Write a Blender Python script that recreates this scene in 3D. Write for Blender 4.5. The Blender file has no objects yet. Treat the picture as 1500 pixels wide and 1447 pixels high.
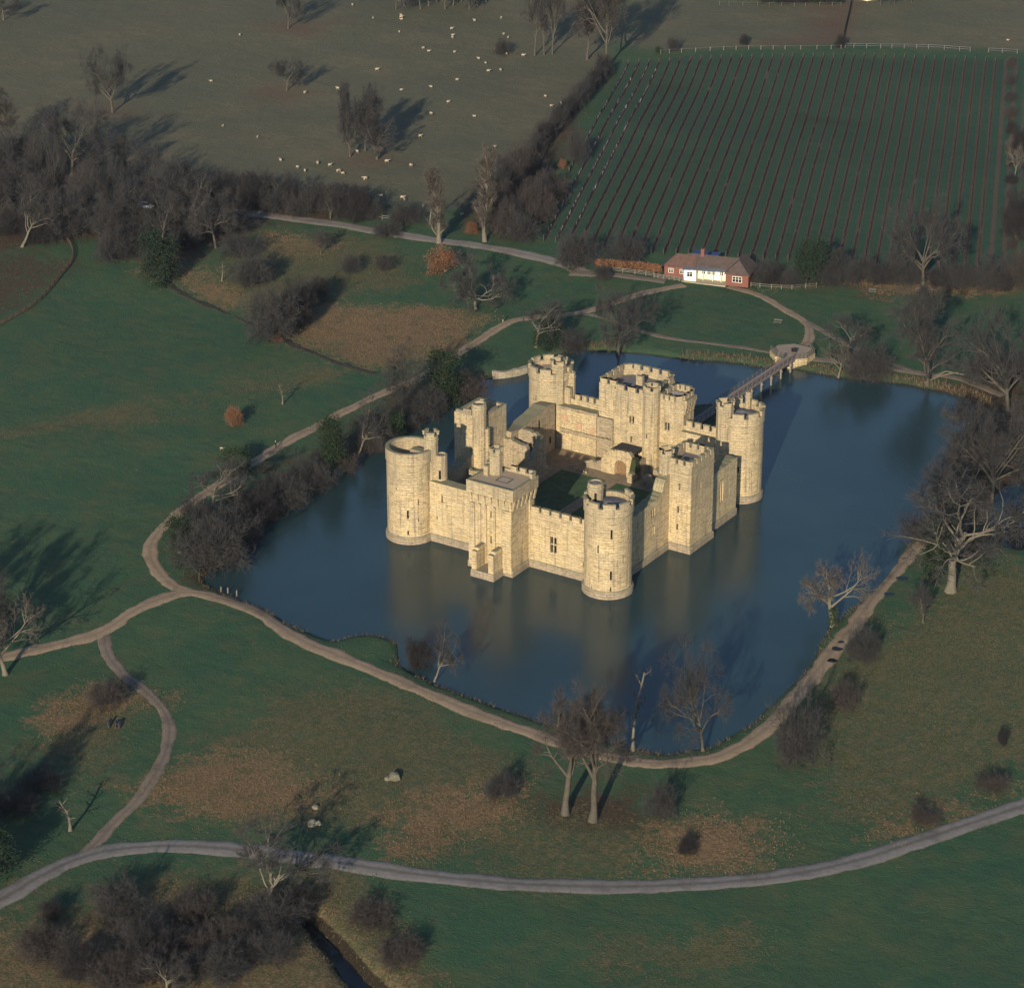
import bpy, math, random
import numpy as np
from mathutils import Vector, Matrix

R_ = math.radians; HAZE = 0.000032
SC = bpy.context.scene
COL = SC.collection

# ------------------------------------------------------------------ camera
CAM = np.array([249.725, -413.031, 218.843]); YAW = -0.56958; PITCH = 0.41861; FPX = 4081.9
cd = bpy.data.cameras.new('camera'); cam = bpy.data.objects.new('camera', cd); COL.objects.link(cam)
cam.location = CAM.tolist(); cam.rotation_euler = (math.pi/2 - PITCH, 0, -YAW)
cd.sensor_fit = 'HORIZONTAL'; cd.sensor_width = 36; cd.lens = 36*FPX/1500; cd.clip_start = 5; cd.clip_end = 9000
SC.camera = cam
# ------------------------------------------------------------------ sky, sun, exposure
SUN_EL, SUN_AZ = 19.6, 161.5
w = bpy.data.worlds.new("World"); SC.world = w; w.use_nodes = True
nt = w.node_tree; bg = nt.nodes['Background']; sk = nt.nodes.new('ShaderNodeTexSky')
sk.sky_type = 'NISHITA'; sk.sun_disc = False; sk.sun_elevation = R_(SUN_EL); sk.sun_rotation = R_(SUN_AZ)
sk.air_density = 1.0; sk.dust_density = 0.3; sk.ozone_density = 3.0
nt.links.new(sk.outputs[0], bg.inputs[0]); bg.inputs[1].default_value = 0.11
sd_ = bpy.data.lights.new('sun', 'SUN'); sun = bpy.data.objects.new('sun', sd_); COL.objects.link(sun)
sd_.energy = 5.0; sd_.angle = R_(0.5); sd_.color = (1.0, 0.85, 0.63)
e, a = R_(SUN_EL), R_(SUN_AZ)
sv = Vector((math.sin(a)*math.cos(e), math.cos(a)*math.cos(e), math.sin(e)))
sun.rotation_euler = sv.to_track_quat('Z', 'Y').to_euler(); sun.location = (0, -200, 300)
SC.view_settings.view_transform = 'Standard'; SC.view_settings.look = 'None'
SC.view_settings.exposure = 0.35; SC.view_settings.gamma = 1; SC.view_settings.use_curve_mapping = False

# ------------------------------------------------------------------ survey: a bearing in the photograph -> point on the land
_fw = np.array([math.sin(YAW)*math.cos(PITCH), math.cos(YAW)*math.cos(PITCH), -math.sin(PITCH)])
_rt = np.array([math.cos(YAW), -math.sin(YAW), 0.0]); _up = np.cross(_rt, _fw)
def ray(u, v, z=0.0):
    d = (u-750)/FPX*_rt - (v-723.5)/FPX*_up + _fw
    t = (z-CAM[2])/d[2]
    return CAM + t*d
def ppm(x, y):                       # photograph pixels per metre at a place: across, up
    d = np.array([x, y, 1.0])-CAM; zz = d@_fw
    return FPX/zz, FPX/zz*_up[2]
RNG = np.random.RandomState(5)
_TAB = RNG.rand(256, 256)
def vnoise(x, y, s, seed=0):
    x = np.asarray(x, float)/s+seed*17.3; y = np.asarray(y, float)/s+seed*31.7
    xi = np.floor(x).astype(int); yi = np.floor(y).astype(int); fx = x-xi; fy = y-yi
    fx = fx*fx*(3-2*fx); fy = fy*fy*(3-2*fy)
    g = lambda i, j: _TAB[(xi+i) & 255, (yi+j) & 255]
    return (g(0,0)*(1-fx)+g(1,0)*fx)*(1-fy)+(g(0,1)*(1-fx)+g(1,1)*fx)*fy-0.5
def sdist(x, y, poly):               # signed distance, negative inside
    P = np.asarray(poly, float); n = len(P); x = np.asarray(x, float); y = np.asarray(y, float)
    best = np.full(x.shape, 1e9); ins = np.zeros(x.shape, bool)
    for i in range(n):
        ax, ay = P[i]; bx, by = P[(i+1) % n]; dx, dy = bx-ax, by-ay
        t = np.clip(((x-ax)*dx+(y-ay)*dy)/(dx*dx+dy*dy+1e-9), 0, 1)
        best = np.minimum(best, (x-ax-t*dx)**2+(y-ay-t*dy)**2)
        c = ((ay > y) != (by > y)) & (x < (bx-ax)*(y-ay)/((by-ay) if by != ay else 1e-9)+ax)
        ins ^= c
    d = np.sqrt(best)
    return np.where(ins, -d, d)
def W(px, z=0.0): return [tuple(ray(u, v, z)[:2]) for u, v in px]
def chain(pts, step=1.0, closed=False):     # Catmull-Rom resample
    P = [np.array(p, float) for p in pts]; out = []
    n = len(P); rg = range(n if closed else n-1)
    for i in rg:
        if closed: p0, p1, p2, p3 = P[(i-1) % n], P[i], P[(i+1) % n], P[(i+2) % n]
        else: p0, p1, p2, p3 = P[max(i-1, 0)], P[i], P[i+1], P[min(i+2, n-1)]
        k = max(1, int(np.linalg.norm(p2-p1)/step))
        for j in range(k):
            t = j/k
            out.append(0.5*((2*p1)+(-p0+p2)*t+(2*p0-5*p1+4*p2-p3)*t*t+(-p0+3*p1-3*p2+p3)*t**3))
    if not closed: out.append(P[-1])
    return np.array(out)

MOAT = W([(296,850),(318,815),(345,795),(400,745),(470,700),(530,665),(565,643),(620,600),(665,572),(700,556),(740,553),(774,543),
          (800,524),(850,513),(935,518),(1000,526),(1070,531),(1110,537),(1165,541),(1195,546),(1230,553),(1290,559),(1340,566),(1400,579),(1432,592),
          (1436,620),(1420,660),(1395,705),(1368,745),(1338,788),(1315,825),(1290,855),(1247,893),(1212,924),(1180,985),(1130,1033),(1092,1066),(1040,1095),(975,1106),(900,1091),
          (830,1071),(760,1046),(700,1026),(640,1004),(600,985),(584,972),(580,942),(565,934),(545,931),(510,933),(490,941),(455,930),(420,911),(380,891),(335,873),(305,860)])
POND = W([(1442,742),(1470,712),(1530,700),(1600,760),(1560,800),(1490,806),(1450,790)])
STREAM = W([(400,1305),(440,1325),(474,1350),(512,1390),(575,1455),(640,1540),(575,1540),(526,1465),(484,1408),(452,1365),(420,1340),(395,1318)])

# ------------------------------------------------------------------ land form
def axis(lo, a0, a1, hi, fine, coarse):
    c = list(np.arange(a0, a1+.01, fine))
    l = list(np.arange(a0-coarse, lo-.01, -coarse))[::-1]; r = list(np.arange(a1+coarse, hi+.01, coarse))
    ext = np.array([12., 30, 70, 160, 350, 800, 1800, 3500])
    return np.array([l[0]-q for q in ext[::-1]]+l+c+r+[r[-1]+q for q in ext])
GX = axis(-390, -76, 78, 170, 1.0, 3.0); GY = axis(-230, -172, 104, 450, 1.0, 3.0)
XX, YY = np.meshgrid(GX, GY, indexing='ij')
def landheight(x, y):
    wob = vnoise(x, y, 3.0, 1)*0.9+vnoise(x, y, 1.4, 2)*0.5
    h = 1.0+np.zeros_like(x)
    dm = sdist(x, y, MOAT)
    far = np.clip((dm-4)/30, 0, 1)
    h = h+far*(vnoise(x, y, 45, 3)*1.3+vnoise(x, y, 16, 4)*.45)+vnoise(x, y, 6, 6)*.10
    for poly, soft in ((MOAT, 1.3), (POND, 1.5), (STREAM, .9)):
        d = (dm if poly is MOAT else sdist(x, y, poly))+wob*(.8 if poly is MOAT else .5)
        k = np.where(d > 0, 1-np.exp(-d/soft), 0)
        h = np.where(d > 0, h*k, np.maximum(-2.6, d*1.8) if poly is STREAM else np.maximum(-1.6, d*0.7))
    return h
ZZ = landheight(XX, YY)
def gz(x, y):
    i = int(np.clip(np.searchsorted(GX, x)-1, 0, len(GX)-2)); j = int(np.clip(np.searchsorted(GY, y)-1, 0, len(GY)-2))
    fx = (x-GX[i])/(GX[i+1]-GX[i]); fy = (y-GY[j])/(GY[j+1]-GY[j])
    return float((ZZ[i,j]*(1-fx)+ZZ[i+1,j]*fx)*(1-fy)+(ZZ[i,j+1]*(1-fx)+ZZ[i+1,j+1]*fx)*fy)
def gzv(x, y):
    i = np.clip(np.searchsorted(GX, x)-1, 0, len(GX)-2); j = np.clip(np.searchsorted(GY, y)-1, 0, len(GY)-2)
    fx = (x-GX[i])/(GX[i+1]-GX[i]); fy = (y-GY[j])/(GY[j+1]-GY[j])
    return (ZZ[i,j]*(1-fx)+ZZ[i+1,j]*fx)*(1-fy)+(ZZ[i,j+1]*(1-fx)+ZZ[i+1,j+1]*fx)*fy
def G(u, v):
    z = 1.0
    for _ in range(5):
        p = ray(u, v, z); z = max(0.0, gz(p[0], p[1]))
    return np.array([p[0], p[1], z])
def GW(px): return [tuple(G(u, v)[:2]) for u, v in px]

# ------------------------------------------------------------------ material helpers
class N:
    def __init__(s, name):
        s.m = bpy.data.materials.new(name); s.m.use_nodes = True; s.t = s.m.node_tree
        s.b = s.t.nodes['Principled BSDF']; s.b.inputs['Roughness'].default_value = .9
        s.b.inputs['Specular IOR Level'].default_value = .2
    def n(s, kind, **kw):
        o = s.t.nodes.new(kind)
        for k, v in kw.items():
            if k.startswith('i_'): o.inputs[int(k[2:]) if k[2:].isdigit() else k[2:].replace('_', ' ')].default_value = v
            else: setattr(o, k, v)
        return o
    def l(s, a, b): s.t.links.new(a, b)
    def pos(s): return s.n('ShaderNodeNewGeometry').outputs['Position']
    def noise(s, scale, vec=None, detail=4, rough=.6):
        o = s.n('ShaderNodeTexNoise'); o.inputs['Scale'].default_value = scale; o.inputs['Detail'].default_value = detail; o.inputs['Roughness'].default_value = rough
        if vec is not None: s.l(vec, o.inputs['Vector'])
        return o.outputs[0]
    def ramp(s, fac, stops):
        o = s.n('ShaderNodeValToRGB'); cr = o.color_ramp
        while len(cr.elements) < len(stops): cr.elements.new(.5)
        for el, (p, c) in zip(cr.elements, stops): el.position = p; el.color = (*c, 1) if len(c) == 3 else c
        s.l(fac, o.inputs[0]); return o.outputs[0]
    def mix(s, fac, a, b, mode='MIX'):
        o = s.n('ShaderNodeMix', data_type='RGBA', blend_type=mode)
        for sock, v in ((o.inputs[0], fac), (o.inputs[6], a), (o.inputs[7], b)):
            if isinstance(v, (int, float)): sock.default_value = v
            elif isinstance(v, tuple): sock.default_value = (*v, 1)
            else: s.l(v, sock)
        return o.outputs[2]
    def math(s, op, a, b=0.0, c=None):
        o = s.n('ShaderNodeMath', operation=op)
        for k, v in enumerate((a, b) if c is None else (a, b, c)):
            if isinstance(v, (int, float)): o.inputs[k].default_value = v
            else: s.l(v, o.inputs[k])
        return o.outputs[0]
    def scl(s, vec, sc, rot=(0,0,0)):
        o = s.n('ShaderNodeMapping'); o.inputs['Scale'].default_value = sc; o.inputs['Rotation'].default_value = rot; s.l(vec, o.inputs[0]); return o.outputs[0]
    def bump(s, h, strength, dist=.1):
        o = s.n('ShaderNodeBump'); o.inputs['Strength'].default_value = strength; o.inputs['Distance'].default_value = dist
        s.l(h, o.inputs['Height']); s.l(o.outputs[0], s.b.inputs['Normal'])
    def col(s, c):
        if isinstance(c, tuple): s.b.inputs['Base Color'].default_value = (*c, 1)
        else: s.l(c, s.b.inputs['Base Color'])
        return s.m
def plain(name, c, var=.35, scale=1.5, rough=.9):
    k = N(name); k.b.inputs['Roughness'].default_value = rough
    nz = k.noise(scale, k.pos()); d = tuple(x*(1-var) for x in c); h = tuple(min(.95, x*(1+var)) for x in c)
    return k.col(k.ramp(nz, [(.3, d), (.7, h)]))

def stone(name, tint, dark, moss=.5, grey=.85):
    k = N(name); uv = k.n('ShaderNodeUVMap').outputs[0]; p = k.pos()
    wob = k.n('ShaderNodeVectorMath', operation='MULTIPLY_ADD'); nn = k.n('ShaderNodeTexNoise'); nn.inputs['Scale'].default_value = .8; k.l(uv, nn.inputs['Vector']); k.l(nn.outputs['Color'], wob.inputs[0]); wob.inputs[1].default_value = (.25, .22, 0); k.l(uv, wob.inputs[2])
    br = k.n('ShaderNodeTexBrick', offset=.5); k.l(wob.outputs[0], br.inputs['Vector'])
    br.inputs['Scale'].default_value = 1; br.inputs['Brick Width'].default_value = 1.15; br.inputs['Row Height'].default_value = .5
    br.inputs['Mortar Size'].default_value = .05; br.inputs['Mortar Smooth'].default_value = .5; br.inputs['Bias'].default_value = -.1
    br.inputs['Color1'].default_value = (*tint, 1); br.inputs['Color2'].default_value = (*[x*.70 for x in tint], 1); br.inputs['Mortar'].default_value = (*[x*.50 for x in tint], 1)
    sz = k.n('ShaderNodeSeparateXYZ'); k.l(p, sz.inputs[0])
    soft = k.ramp(k.noise(.5, p, 5, .75), [(.38, (.12,.12,.12)), (.62, (.85,.85,.85))])
    pale = k.mix(k.ramp(k.noise(.28, p, 5, .7), [(.42, (0,0,0)), (.6, (1,1,1))]), (tint[0]*1.08, tint[1]*1.05, tint[2]*.88), (tint[0]*1.02, tint[1]*1.06, tint[2]*1.28))
    c = k.mix(soft, pale, br.outputs[0])
    c = k.mix(.5, c, k.ramp(k.noise(.9, p, 6, .72), [(.25, tuple(x*.50 for x in tint)), (.5, tint), (.74, (min(.8, tint[0]*1.2), tint[1]*1.2, tint[2]*1.15))]))
    # grey weathering, heavier on the exposed upper walls
    gm = k.math('ADD', k.math('MULTIPLY', k.math('SUBTRACT', sz.outputs[2], 8.5), .065), k.math('MULTIPLY', k.math('SUBTRACT', k.noise(.35, p, 5, .7), .5), 1.7))
    c = k.mix(k.ramp(gm, [(.0, (0,0,0)), (.75, (grey,)*3)]), c, (tint[0]*.60, tint[1]*.64, tint[2]*.74))
    c = k.mix(k.ramp(k.noise(.17, p, 4, .75), [(.46, (0,0,0)), (.62, (.6,.6,.6))]), c, (tint[0]*.66, tint[1]*.68, tint[2]*.74))
    band = k.noise(1.0, k.scl(uv, (.45, 3.4, 1)), 5, .8)
    c = k.mix(k.ramp(band, [(.50, (0,0,0)), (.61, (.9,.9,.9))]), c, tuple(x*.42 for x in tint))
    streak = k.noise(1.0, k.scl(uv, (1.5, .10, 1)), 5, .65)
    c = k.mix(k.ramp(streak, [(.52, (0,0,0)), (.68, (.8,.8,.8))]), c, dark)
    pep = k.noise(2.6, p, 4, .85)
    c = k.mix(k.ramp(pep, [(.555, (0,0,0)), (.64, (.85,.85,.85))]), c, tuple(x*.33 for x in tint))
    nz = k.n('ShaderNodeSeparateXYZ'); k.l(k.n('ShaderNodeNewGeometry').outputs['True Normal'], nz.inputs[0])
    upf = k.ramp(k.math('ADD', nz.outputs[2], k.math('MULTIPLY', k.noise(2.0, p), .5)), [(.5, (0,0,0)), (.95, (moss,)*3)])
    c = k.mix(upf, c, (.15, .155, .095))
    k.bump(k.math('ADD', k.math('MULTIPLY', br.outputs['Fac'], -.8), k.math('MULTIPLY', k.noise(2.2, p, 5, .75), 1.2)), .8, .16)
    return k.col(c)
M = {}
M['stone'] = stone('castle_sandstone', (.60, .475, .285), (.19, .16, .12), .85)
M['plinth'] = stone('plinth_stone', (.40, .325, .235), (.15, .125, .10), .6)
M['rubble'] = stone('ruin_rubble', (.43, .35, .235), (.16, .14, .10), .75)
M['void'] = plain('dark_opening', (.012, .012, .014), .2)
M['lead'] = plain('lead_roof', (.14, .135, .14), .25, 2)
M['deck'] = plain('gravel_roof', (.30, .245, .18), .2, 3)
M['wood'] = plain('weathered_oak', (.20, .13, .075), .35, 4)
M['greywood'] = plain('grey_timber', (.115, .10, .088), .3, 5)
M['palewood'] = plain('pale_timber', (.20, .18, .155), .25, 4)
M['white'] = plain('white_paint', (.78, .76, .70), .05, 2, .6)
M['cream'] = plain('cream_render', (.78, .72, .52), .08, 1.2)
M['bank_stone'] = stone('bank_masonry', (.42, .36, .27), (.16, .14, .11), .4)

# ------------------------------------------------------------------ object helpers
def tag(o, label=None, cat=None, group=None, kind=None):
    if label: o['label'] = label
    if cat: o['category'] = cat
    if group: o['group'] = group
    if kind: o['kind'] = kind
    return o
def empty(name, loc, rz=0, label=None, cat=None, group=None):
    o = bpy.data.objects.new(name, None); COL.objects.link(o); o.location = tuple(float(q) for q in loc); o.rotation_euler = (0, 0, rz); o.empty_display_size = .5
    return tag(o, label, cat, group)
def link(name, mesh, parent=None, loc=(0,0,0), rz=0):
    o = bpy.data.objects.new(name, mesh); COL.objects.link(o); o.location = tuple(float(q) for q in loc); o.rotation_euler = (0, 0, rz)
    if parent is not None: o.parent = parent
    return o
class MB:
    """collects faces with uv in metres and a material slot"""
    def __init__(s): s.v = []; s.f = []; s.uv = []; s.mi = []; s.sm = []
    def face(s, pts, uvs=None, mi=0, sm=False):
        b = len(s.v); s.v += [tuple(p) for p in pts]; s.f.append(tuple(range(b, b+len(pts))))
        s.uv += (uvs if uvs else [(0.0, 0.0)]*len(pts)); s.mi.append(mi); s.sm.append(sm)
    def shared(s, verts, faces, mi=0, sm=False, uvs=None):
        b = len(s.v); s.v += [tuple(p) for p in verts]
        for f in faces:
            s.f.append(tuple(b+i for i in f)); s.mi.append(mi); s.sm.append(sm)
            s.uv += [uvs[i] if uvs else (verts[i][0]+verts[i][1], verts[i][2]) for i in f]
    def box(s, x0, x1, y0, y1, z0, z1, mi=0, rot=0, c=(0,0), taper=0):
        cs, sn = math.cos(rot), math.sin(rot)
        def T(x, y, z): return (c[0]+x*cs-y*sn, c[1]+x*sn+y*cs, z)
        t = taper
        A = [T(x0,y0,z0), T(x1,y0,z0), T(x1,y1,z0), T(x0,y1,z0)]; B = [T(x0+t,y0+t,z1), T(x1-t,y0+t,z1), T(x1-t,y1-t,z1), T(x0+t,y1-t,z1)]
        L = [x1-x0, y1-y0, x1-x0, y1-y0]
        for i in range(4):
            j = (i+1) % 4; u = A[i][0]+A[i][1]
            s.face([A[i], A[j], B[j], B[i]], [(u, z0), (u+L[i], z0), (u+L[i], z1), (u, z1)], mi)
        s.face(B, [(p[0], p[1]) for p in B], mi); s.face(A[::-1], None, mi)
    def tube(s, pts, rad, sides=6, mi=0, cap=True):
        pts = [Vector(p) for p in pts]; n = len(pts); b = len(s.v); ref = None
        for i, p in enumerate(pts):
            d = (pts[min(i+1, n-1)]-pts[max(i-1, 0)]).normalized()
            if ref is None: ref = d.orthogonal().normalized()
            ref = (ref-d*ref.dot(d)).normalized(); q = d.cross(ref)
            for k in range(sides):
                an = 2*math.pi*k/sides; s.v.append(tuple(p+(ref*math.cos(an)+q*math.sin(an))*rad[i]))
        for i in range(n-1):
            for k in range(sides):
                k2 = (k+1) % sides; s.f.append((b+i*sides+k, b+i*sides+k2, b+(i+1)*sides+k2, b+(i+1)*sides+k)); s.mi.append(mi); s.sm.append(True); s.uv += [(0.,0.)]*4
        if cap:
            s.f.append(tuple(b+(n-1)*sides+k for k in range(sides))); s.mi.append(mi); s.sm.append(False); s.uv += [(0.,0.)]*sides
    def mesh(s, name, mats):
        me = bpy.data.meshes.new(name); me.from_pydata(s.v, [], s.f)
        for m in (mats if isinstance(mats, (list, tuple)) else [mats]): me.materials.append(m)
        me.polygons.foreach_set('material_index', s.mi); me.polygons.foreach_set('use_smooth', s.sm)
        uvl = me.uv_layers.new(name='UVMap'); uvl.data.foreach_set('uv', np.array(s.uv, float).ravel()); me.update(); return me
    def build(s, name, mats, parent=None, loc=(0,0,0), rz=0): return link(name, s.mesh(name, mats), parent, loc, rz)

# ------------------------------------------------------------------ ground sheet with its vegetation zones
ZONES = {
 'pasture': [[(-900,-700),(480,-700),(860,-100),(900,60),(885,105),(800,190),(735,262),(700,310),(600,300),(520,300),(400,285),(250,250),(160,285),(60,330),(-900,420)],
             [(900,60),(1000,-700),(2600,-700),(1900,60),(1490,76),(1235,68),(960,76)]],
 'vine': [[(915,92),(1010,84),(1468,88),(1500,86),(1490,395),(1300,385),(1110,372),(960,365),(790,350),(830,270),(880,160)]],
 'bracken': [[(470,440),(545,445),(600,445),(680,452),(700,470),(660,505),(600,535),(545,535),(490,515),(455,490)],
             [(235,1160),(260,1110),(330,1095),(420,1130),(470,1165),(430,1205),(300,1215)],
             [(960,1205),(1010,1195),(1060,1180),(1130,1200),(1150,1240),(1110,1265),(960,1278)],
             [(1250,1225),(1330,1205),(1500,1135),(1500,1150),(1400,1200),(1300,1235)],
             [(70,1055),(140,1005),(190,1000),(195,1030),(120,1065),(60,1080)],
             [(395,345),(440,340),(470,360),(430,375),(395,365)],
             [(1100,420),(1200,412),(1400,412),(1500,415),(1500,432),(1380,425),(1230,418)],
             [(-200,1440),(60,1325),(240,1285),(450,1295),(530,1370),(650,1447),(640,1600),(-200,1700)], [(200,375),(300,390),(330,440),(260,420)], [(620,1175),(680,1165),(740,1170),(770,1150),(760,1200),(660,1240),(590,1235)]],
 'dry': [[(320,1060),(380,1010),(470,1000),(560,1010),(700,1060),(775,1110),(760,1150),(640,1180),(520,1230),(340,1225),(230,1215),(225,1165),(260,1090)],
         [(580,1230),(640,1190),(760,1160),(900,1200),(960,1210),(950,1285),(750,1285),(600,1262)],
         [(1190,1010),(1290,900),(1350,850),(1420,830),(1560,820),(1600,1130),(1450,1150),(1300,1215),(1160,1230),(1150,1110)],
         [(50,1080),(90,1020),(190,1000),(215,1040),(180,1090),(150,1130),(80,1130),(40,1110)],
         [(-200,1440),(40,1330),(180,1270),(320,1250),(460,1275),(560,1330),(620,1420),(680,1500),(-200,1700)],
         [(380,330),(520,345),(600,380),(640,420),(520,440),(380,470),(300,440),(280,400)],
         [(880,1400),(950,1380),(1080,1380),(1090,1405),(1000,1420),(900,1420)],
         [(215,398),(300,425),(400,480),(480,520),(560,545),(610,535),(500,500),(400,460),(300,405)],
         [(0,632),(100,605),(200,590),(350,565),(480,545),(540,545),(500,556),(350,580),(200,605),(0,648)]],
 'litter': [[(-900,300),(0,230),(60,210),(160,270),(330,260),(560,300),(520,330),(400,330),(330,360),(260,410),(190,370),(100,345),(0,380),(-900,500)],
            [(40,350),(100,352),(104,385),(60,440),(0,470),(-200,450)],
            [(300,800),(370,690),(470,640),(560,570),(680,530),(720,545),(620,610),(540,680),(400,760),(330,830),(280,860)],
            [(1180,425),(1200,395),(1330,395),(1500,395),(1500,432),(1350,424)], [(390,1330),(455,1360),(520,1440),(600,1500),(690,1500),(600,1400),(500,1310),(430,1280)],
            [(1320,560),(1420,590),(1340,830),(1450,800),(1560,640),(1500,560)], [(730,1190),(760,1150),(960,1150),(950,1230),(760,1240)],
            [(690,270),(760,230),(880,120),(890,100),(770,330),(690,340)]],
 'mud': [[(1220,2),(1242,0),(1250,50),(1236,68),(1150,66),(1200,50)], [(120,160),(165,160),(230,172),(170,180)], [(375,133),(420,130),(470,138),(420,146)], [(385,40),(500,34),(440,50)], [(490,235),(560,228),(600,240),(520,248)]],
}
ZW = {('bracken', 7): .55, ('dry', 2): .72, ('dry', 0): .8, ('dry', 1): .72, ('dry', 5): .75, ('dry', 7): .7, ('litter', 1): .7, ('litter', 2): .8}
def zonemask(name, soft):
    m = np.zeros_like(XX)
    for iz, px in enumerate(ZONES[name]):
        P = np.array([ray(u, v, 1)[:2] if v > -250 else ray(u, -250, 1)[:2] for u, v in px])
        d = sdist(XX, YY, P)+vnoise(XX, YY, 14, 7)*9*soft+vnoise(XX, YY, 5, 8)*5*soft
        m = np.maximum(m, ZW.get((name, iz), 1)*np.clip(.5-d/(13.0*soft), 0, 1))
    return m
MASK = {k: zonemask(k, {'vine': .25, 'pasture': .5}.get(k, 1.0)) for k in ZONES}
def mval(name, x, y):
    i = np.clip(np.searchsorted(GX, x)-1, 0, len(GX)-2); j = np.clip(np.searchsorted(GY, y)-1, 0, len(GY)-2)
    return MASK[name][i, j]
# vineyard rows run along one direction
VA = np.array(ray(1459, 86, 1)[:2]); VB = np.array(ray(1433, 379, 1)[:2]); VD = (VA-VB)/np.linalg.norm(VA-VB); VN = np.array([VD[1], -VD[0]])
if VN@(np.array(ray(900, 200, 1)[:2])-VA) < 0: VN = -VN
VLEFT = np.array(ray(875, 177, 1)[:2]); NROW = int(round(float((VLEFT-VA)@VN)/2.95))+1
VSP = float((VLEFT-VA)@VN)/(NROW-1)
def ground_material():
    k = N('meadow_ground'); p = k.pos()
    A = k.n('ShaderNodeVertexColor', layer_name='zone_a'); B = k.n('ShaderNodeVertexColor', layer_name='zone_b')
    sa = k.n('ShaderNodeSeparateColor'); k.l(A.outputs[0], sa.inputs[0]); sb = k.n('ShaderNodeSeparateColor'); k.l(B.outputs[0], sb.inputs[0])
    n1 = k.noise(.035, p, 5, .6); n2 = k.noise(.35, p, 5, .7); n3 = k.noise(2.2, p, 4, .75); n4 = k.noise(.9, k.scl(p, (1, .35, 1), (0, 0, .5)), 5, .7)
    lawn = k.mix(k.ramp(n1, [(.35, (0,0,0)), (.7, (1,1,1))]), (.038, .092, .050), (.066, .104, .050))
    lawn = k.mix(k.ramp(n2, [(.35, (0,0,0)), (.75, (.8,.8,.8))]), lawn, (.030, .072, .047))
    lawn = k.mix(k.math('MULTIPLY', k.ramp(n3, [(.45, (0,0,0)), (.75, (1,1,1))]), .45), lawn, (.070, .088, .050))
    past = k.mix(k.ramp(n2, [(.3, (0,0,0)), (.7, (1,1,1))]), (.108, .100, .066), (.152, .132, .086))
    past = k.mix(k.ramp(n1, [(.35, (0,0,0)), (.65, (.8,.8,.8))]), past, (.086, .096, .066))
    past = k.mix(k.math('MULTIPLY', k.ramp(k.noise(.12, k.scl(p, (.6, 1.5, 1), (0, 0, .55)), 5, .75), [(.45, (0,0,0)), (.7, (1,1,1))]), .7), past, (.080, .084, .060))
    past = k.mix(k.math('MULTIPLY', k.ramp(n3, [(.4, (0,0,0)), (.75, (1,1,1))]), .5), past, (.14, .125, .08))
    dry = k.mix(k.ramp(n4, [(.35, (0,0,0)), (.68, (1,1,1))]), (.058, .072, .036), (.115, .102, .058))
    dry = k.mix(k.ramp(n3, [(.48, (0,0,0)), (.72, (.9,.9,.9))]), dry, (.165, .13, .078))
    brk = k.mix(k.ramp(n3, [(.35, (0,0,0)), (.65, (1,1,1))]), (.105, .070, .040), (.245, .165, .095))
    brk = k.mix(k.ramp(k.noise(.22, p, 5, .75), [(.50, (0,0,0)), (.64, (.75,.75,.75))]), brk, dry)
    lit = k.mix(k.ramp(n3, [(.35, (0,0,0)), (.7, (1,1,1))]), (.040, .034, .026), (.105, .07, .045))
    vine = k.mix(k.ramp(n2, [(.35, (0,0,0)), (.7, (1,1,1))]), (.028, .072, .052), (.044, .086, .054))
    d = k.n('ShaderNodeVectorMath', operation='DOT_PRODUCT'); k.l(p, d.inputs[0]); d.inputs[1].default_value = (VN[0], VN[1], 0)
    ph = k.math('ABSOLUTE', k.math('SUBTRACT', k.math('FRACT', k.math('DIVIDE', k.math('SUBTRACT', d.outputs['Value'], float(VA@VN)-VSP/2), VSP)), .5))
    strip = k.ramp(k.math('ADD', ph, k.math('MULTIPLY', k.math('SUBTRACT', n3, .5), .12)), [(.12, (1,1,1)), (.24, (0,0,0))])
    vine = k.mix(strip, vine, (.098, .070, .058))
    wheel = k.ramp(k.math('ABSOLUTE', k.math('SUBTRACT', ph, .33)), [(.03, (.35,.35,.35)), (.08, (0,0,0))])
    vine = k.mix(wheel, vine, (.05, .06, .035))
    nj = k.noise(.55, p, 6, .75); jit = lambda m, am: k.ramp(k.math('ADD', m, k.math('MULTIPLY', k.math('SUBTRACT', nj, .5), am)), [(.30, (0,0,0)), (.78, (1,1,1))])
    mid = k.noise(.13, p, 5, .7); lawn = k.mix(k.math('MULTIPLY', k.ramp(mid, [(.48, (0,0,0)), (.72, (1,1,1))]), .8), lawn, (.088, .094, .050)); lawn = k.mix(k.math('MULTIPLY', k.ramp(k.noise(.4, k.scl(p, (.25, 1.6, 1), (0, 0, .35)), 4, .7), [(.5, (0,0,0)), (.7, (1,1,1))]), .4), lawn, (.026, .058, .040))
    c = k.mix(sa.outputs[0], lawn, past)
    c = k.mix(jit(sb.outputs[1], 2.2), c, lit)
    c = k.mix(jit(sa.outputs[2], 2.6), c, dry)
    c = k.mix(jit(sa.outputs[1], 2.4), c, brk)
    c = k.mix(sb.outputs[0], c, vine)
    c = k.mix(k.math('MULTIPLY', sb.outputs[2], .8), c, (.12, .075, .055))
    sz = k.n('ShaderNodeSeparateXYZ'); k.l(p, sz.inputs[0])
    c = k.mix(k.ramp(sz.outputs[2], [(.0, (1,1,1)), (.30, (0,0,0))]), c, (.032, .026, .019))
    k.bump(k.math('ADD', k.math('ADD', n3, k.math('MULTIPLY', n2, 1.6)), k.math('MULTIPLY', k.noise(6, p, 3), .6)), .8, .32)
    k.b.inputs['Specular IOR Level'].default_value = .05
    return k.col(c)
nx, ny = XX.shape
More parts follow.
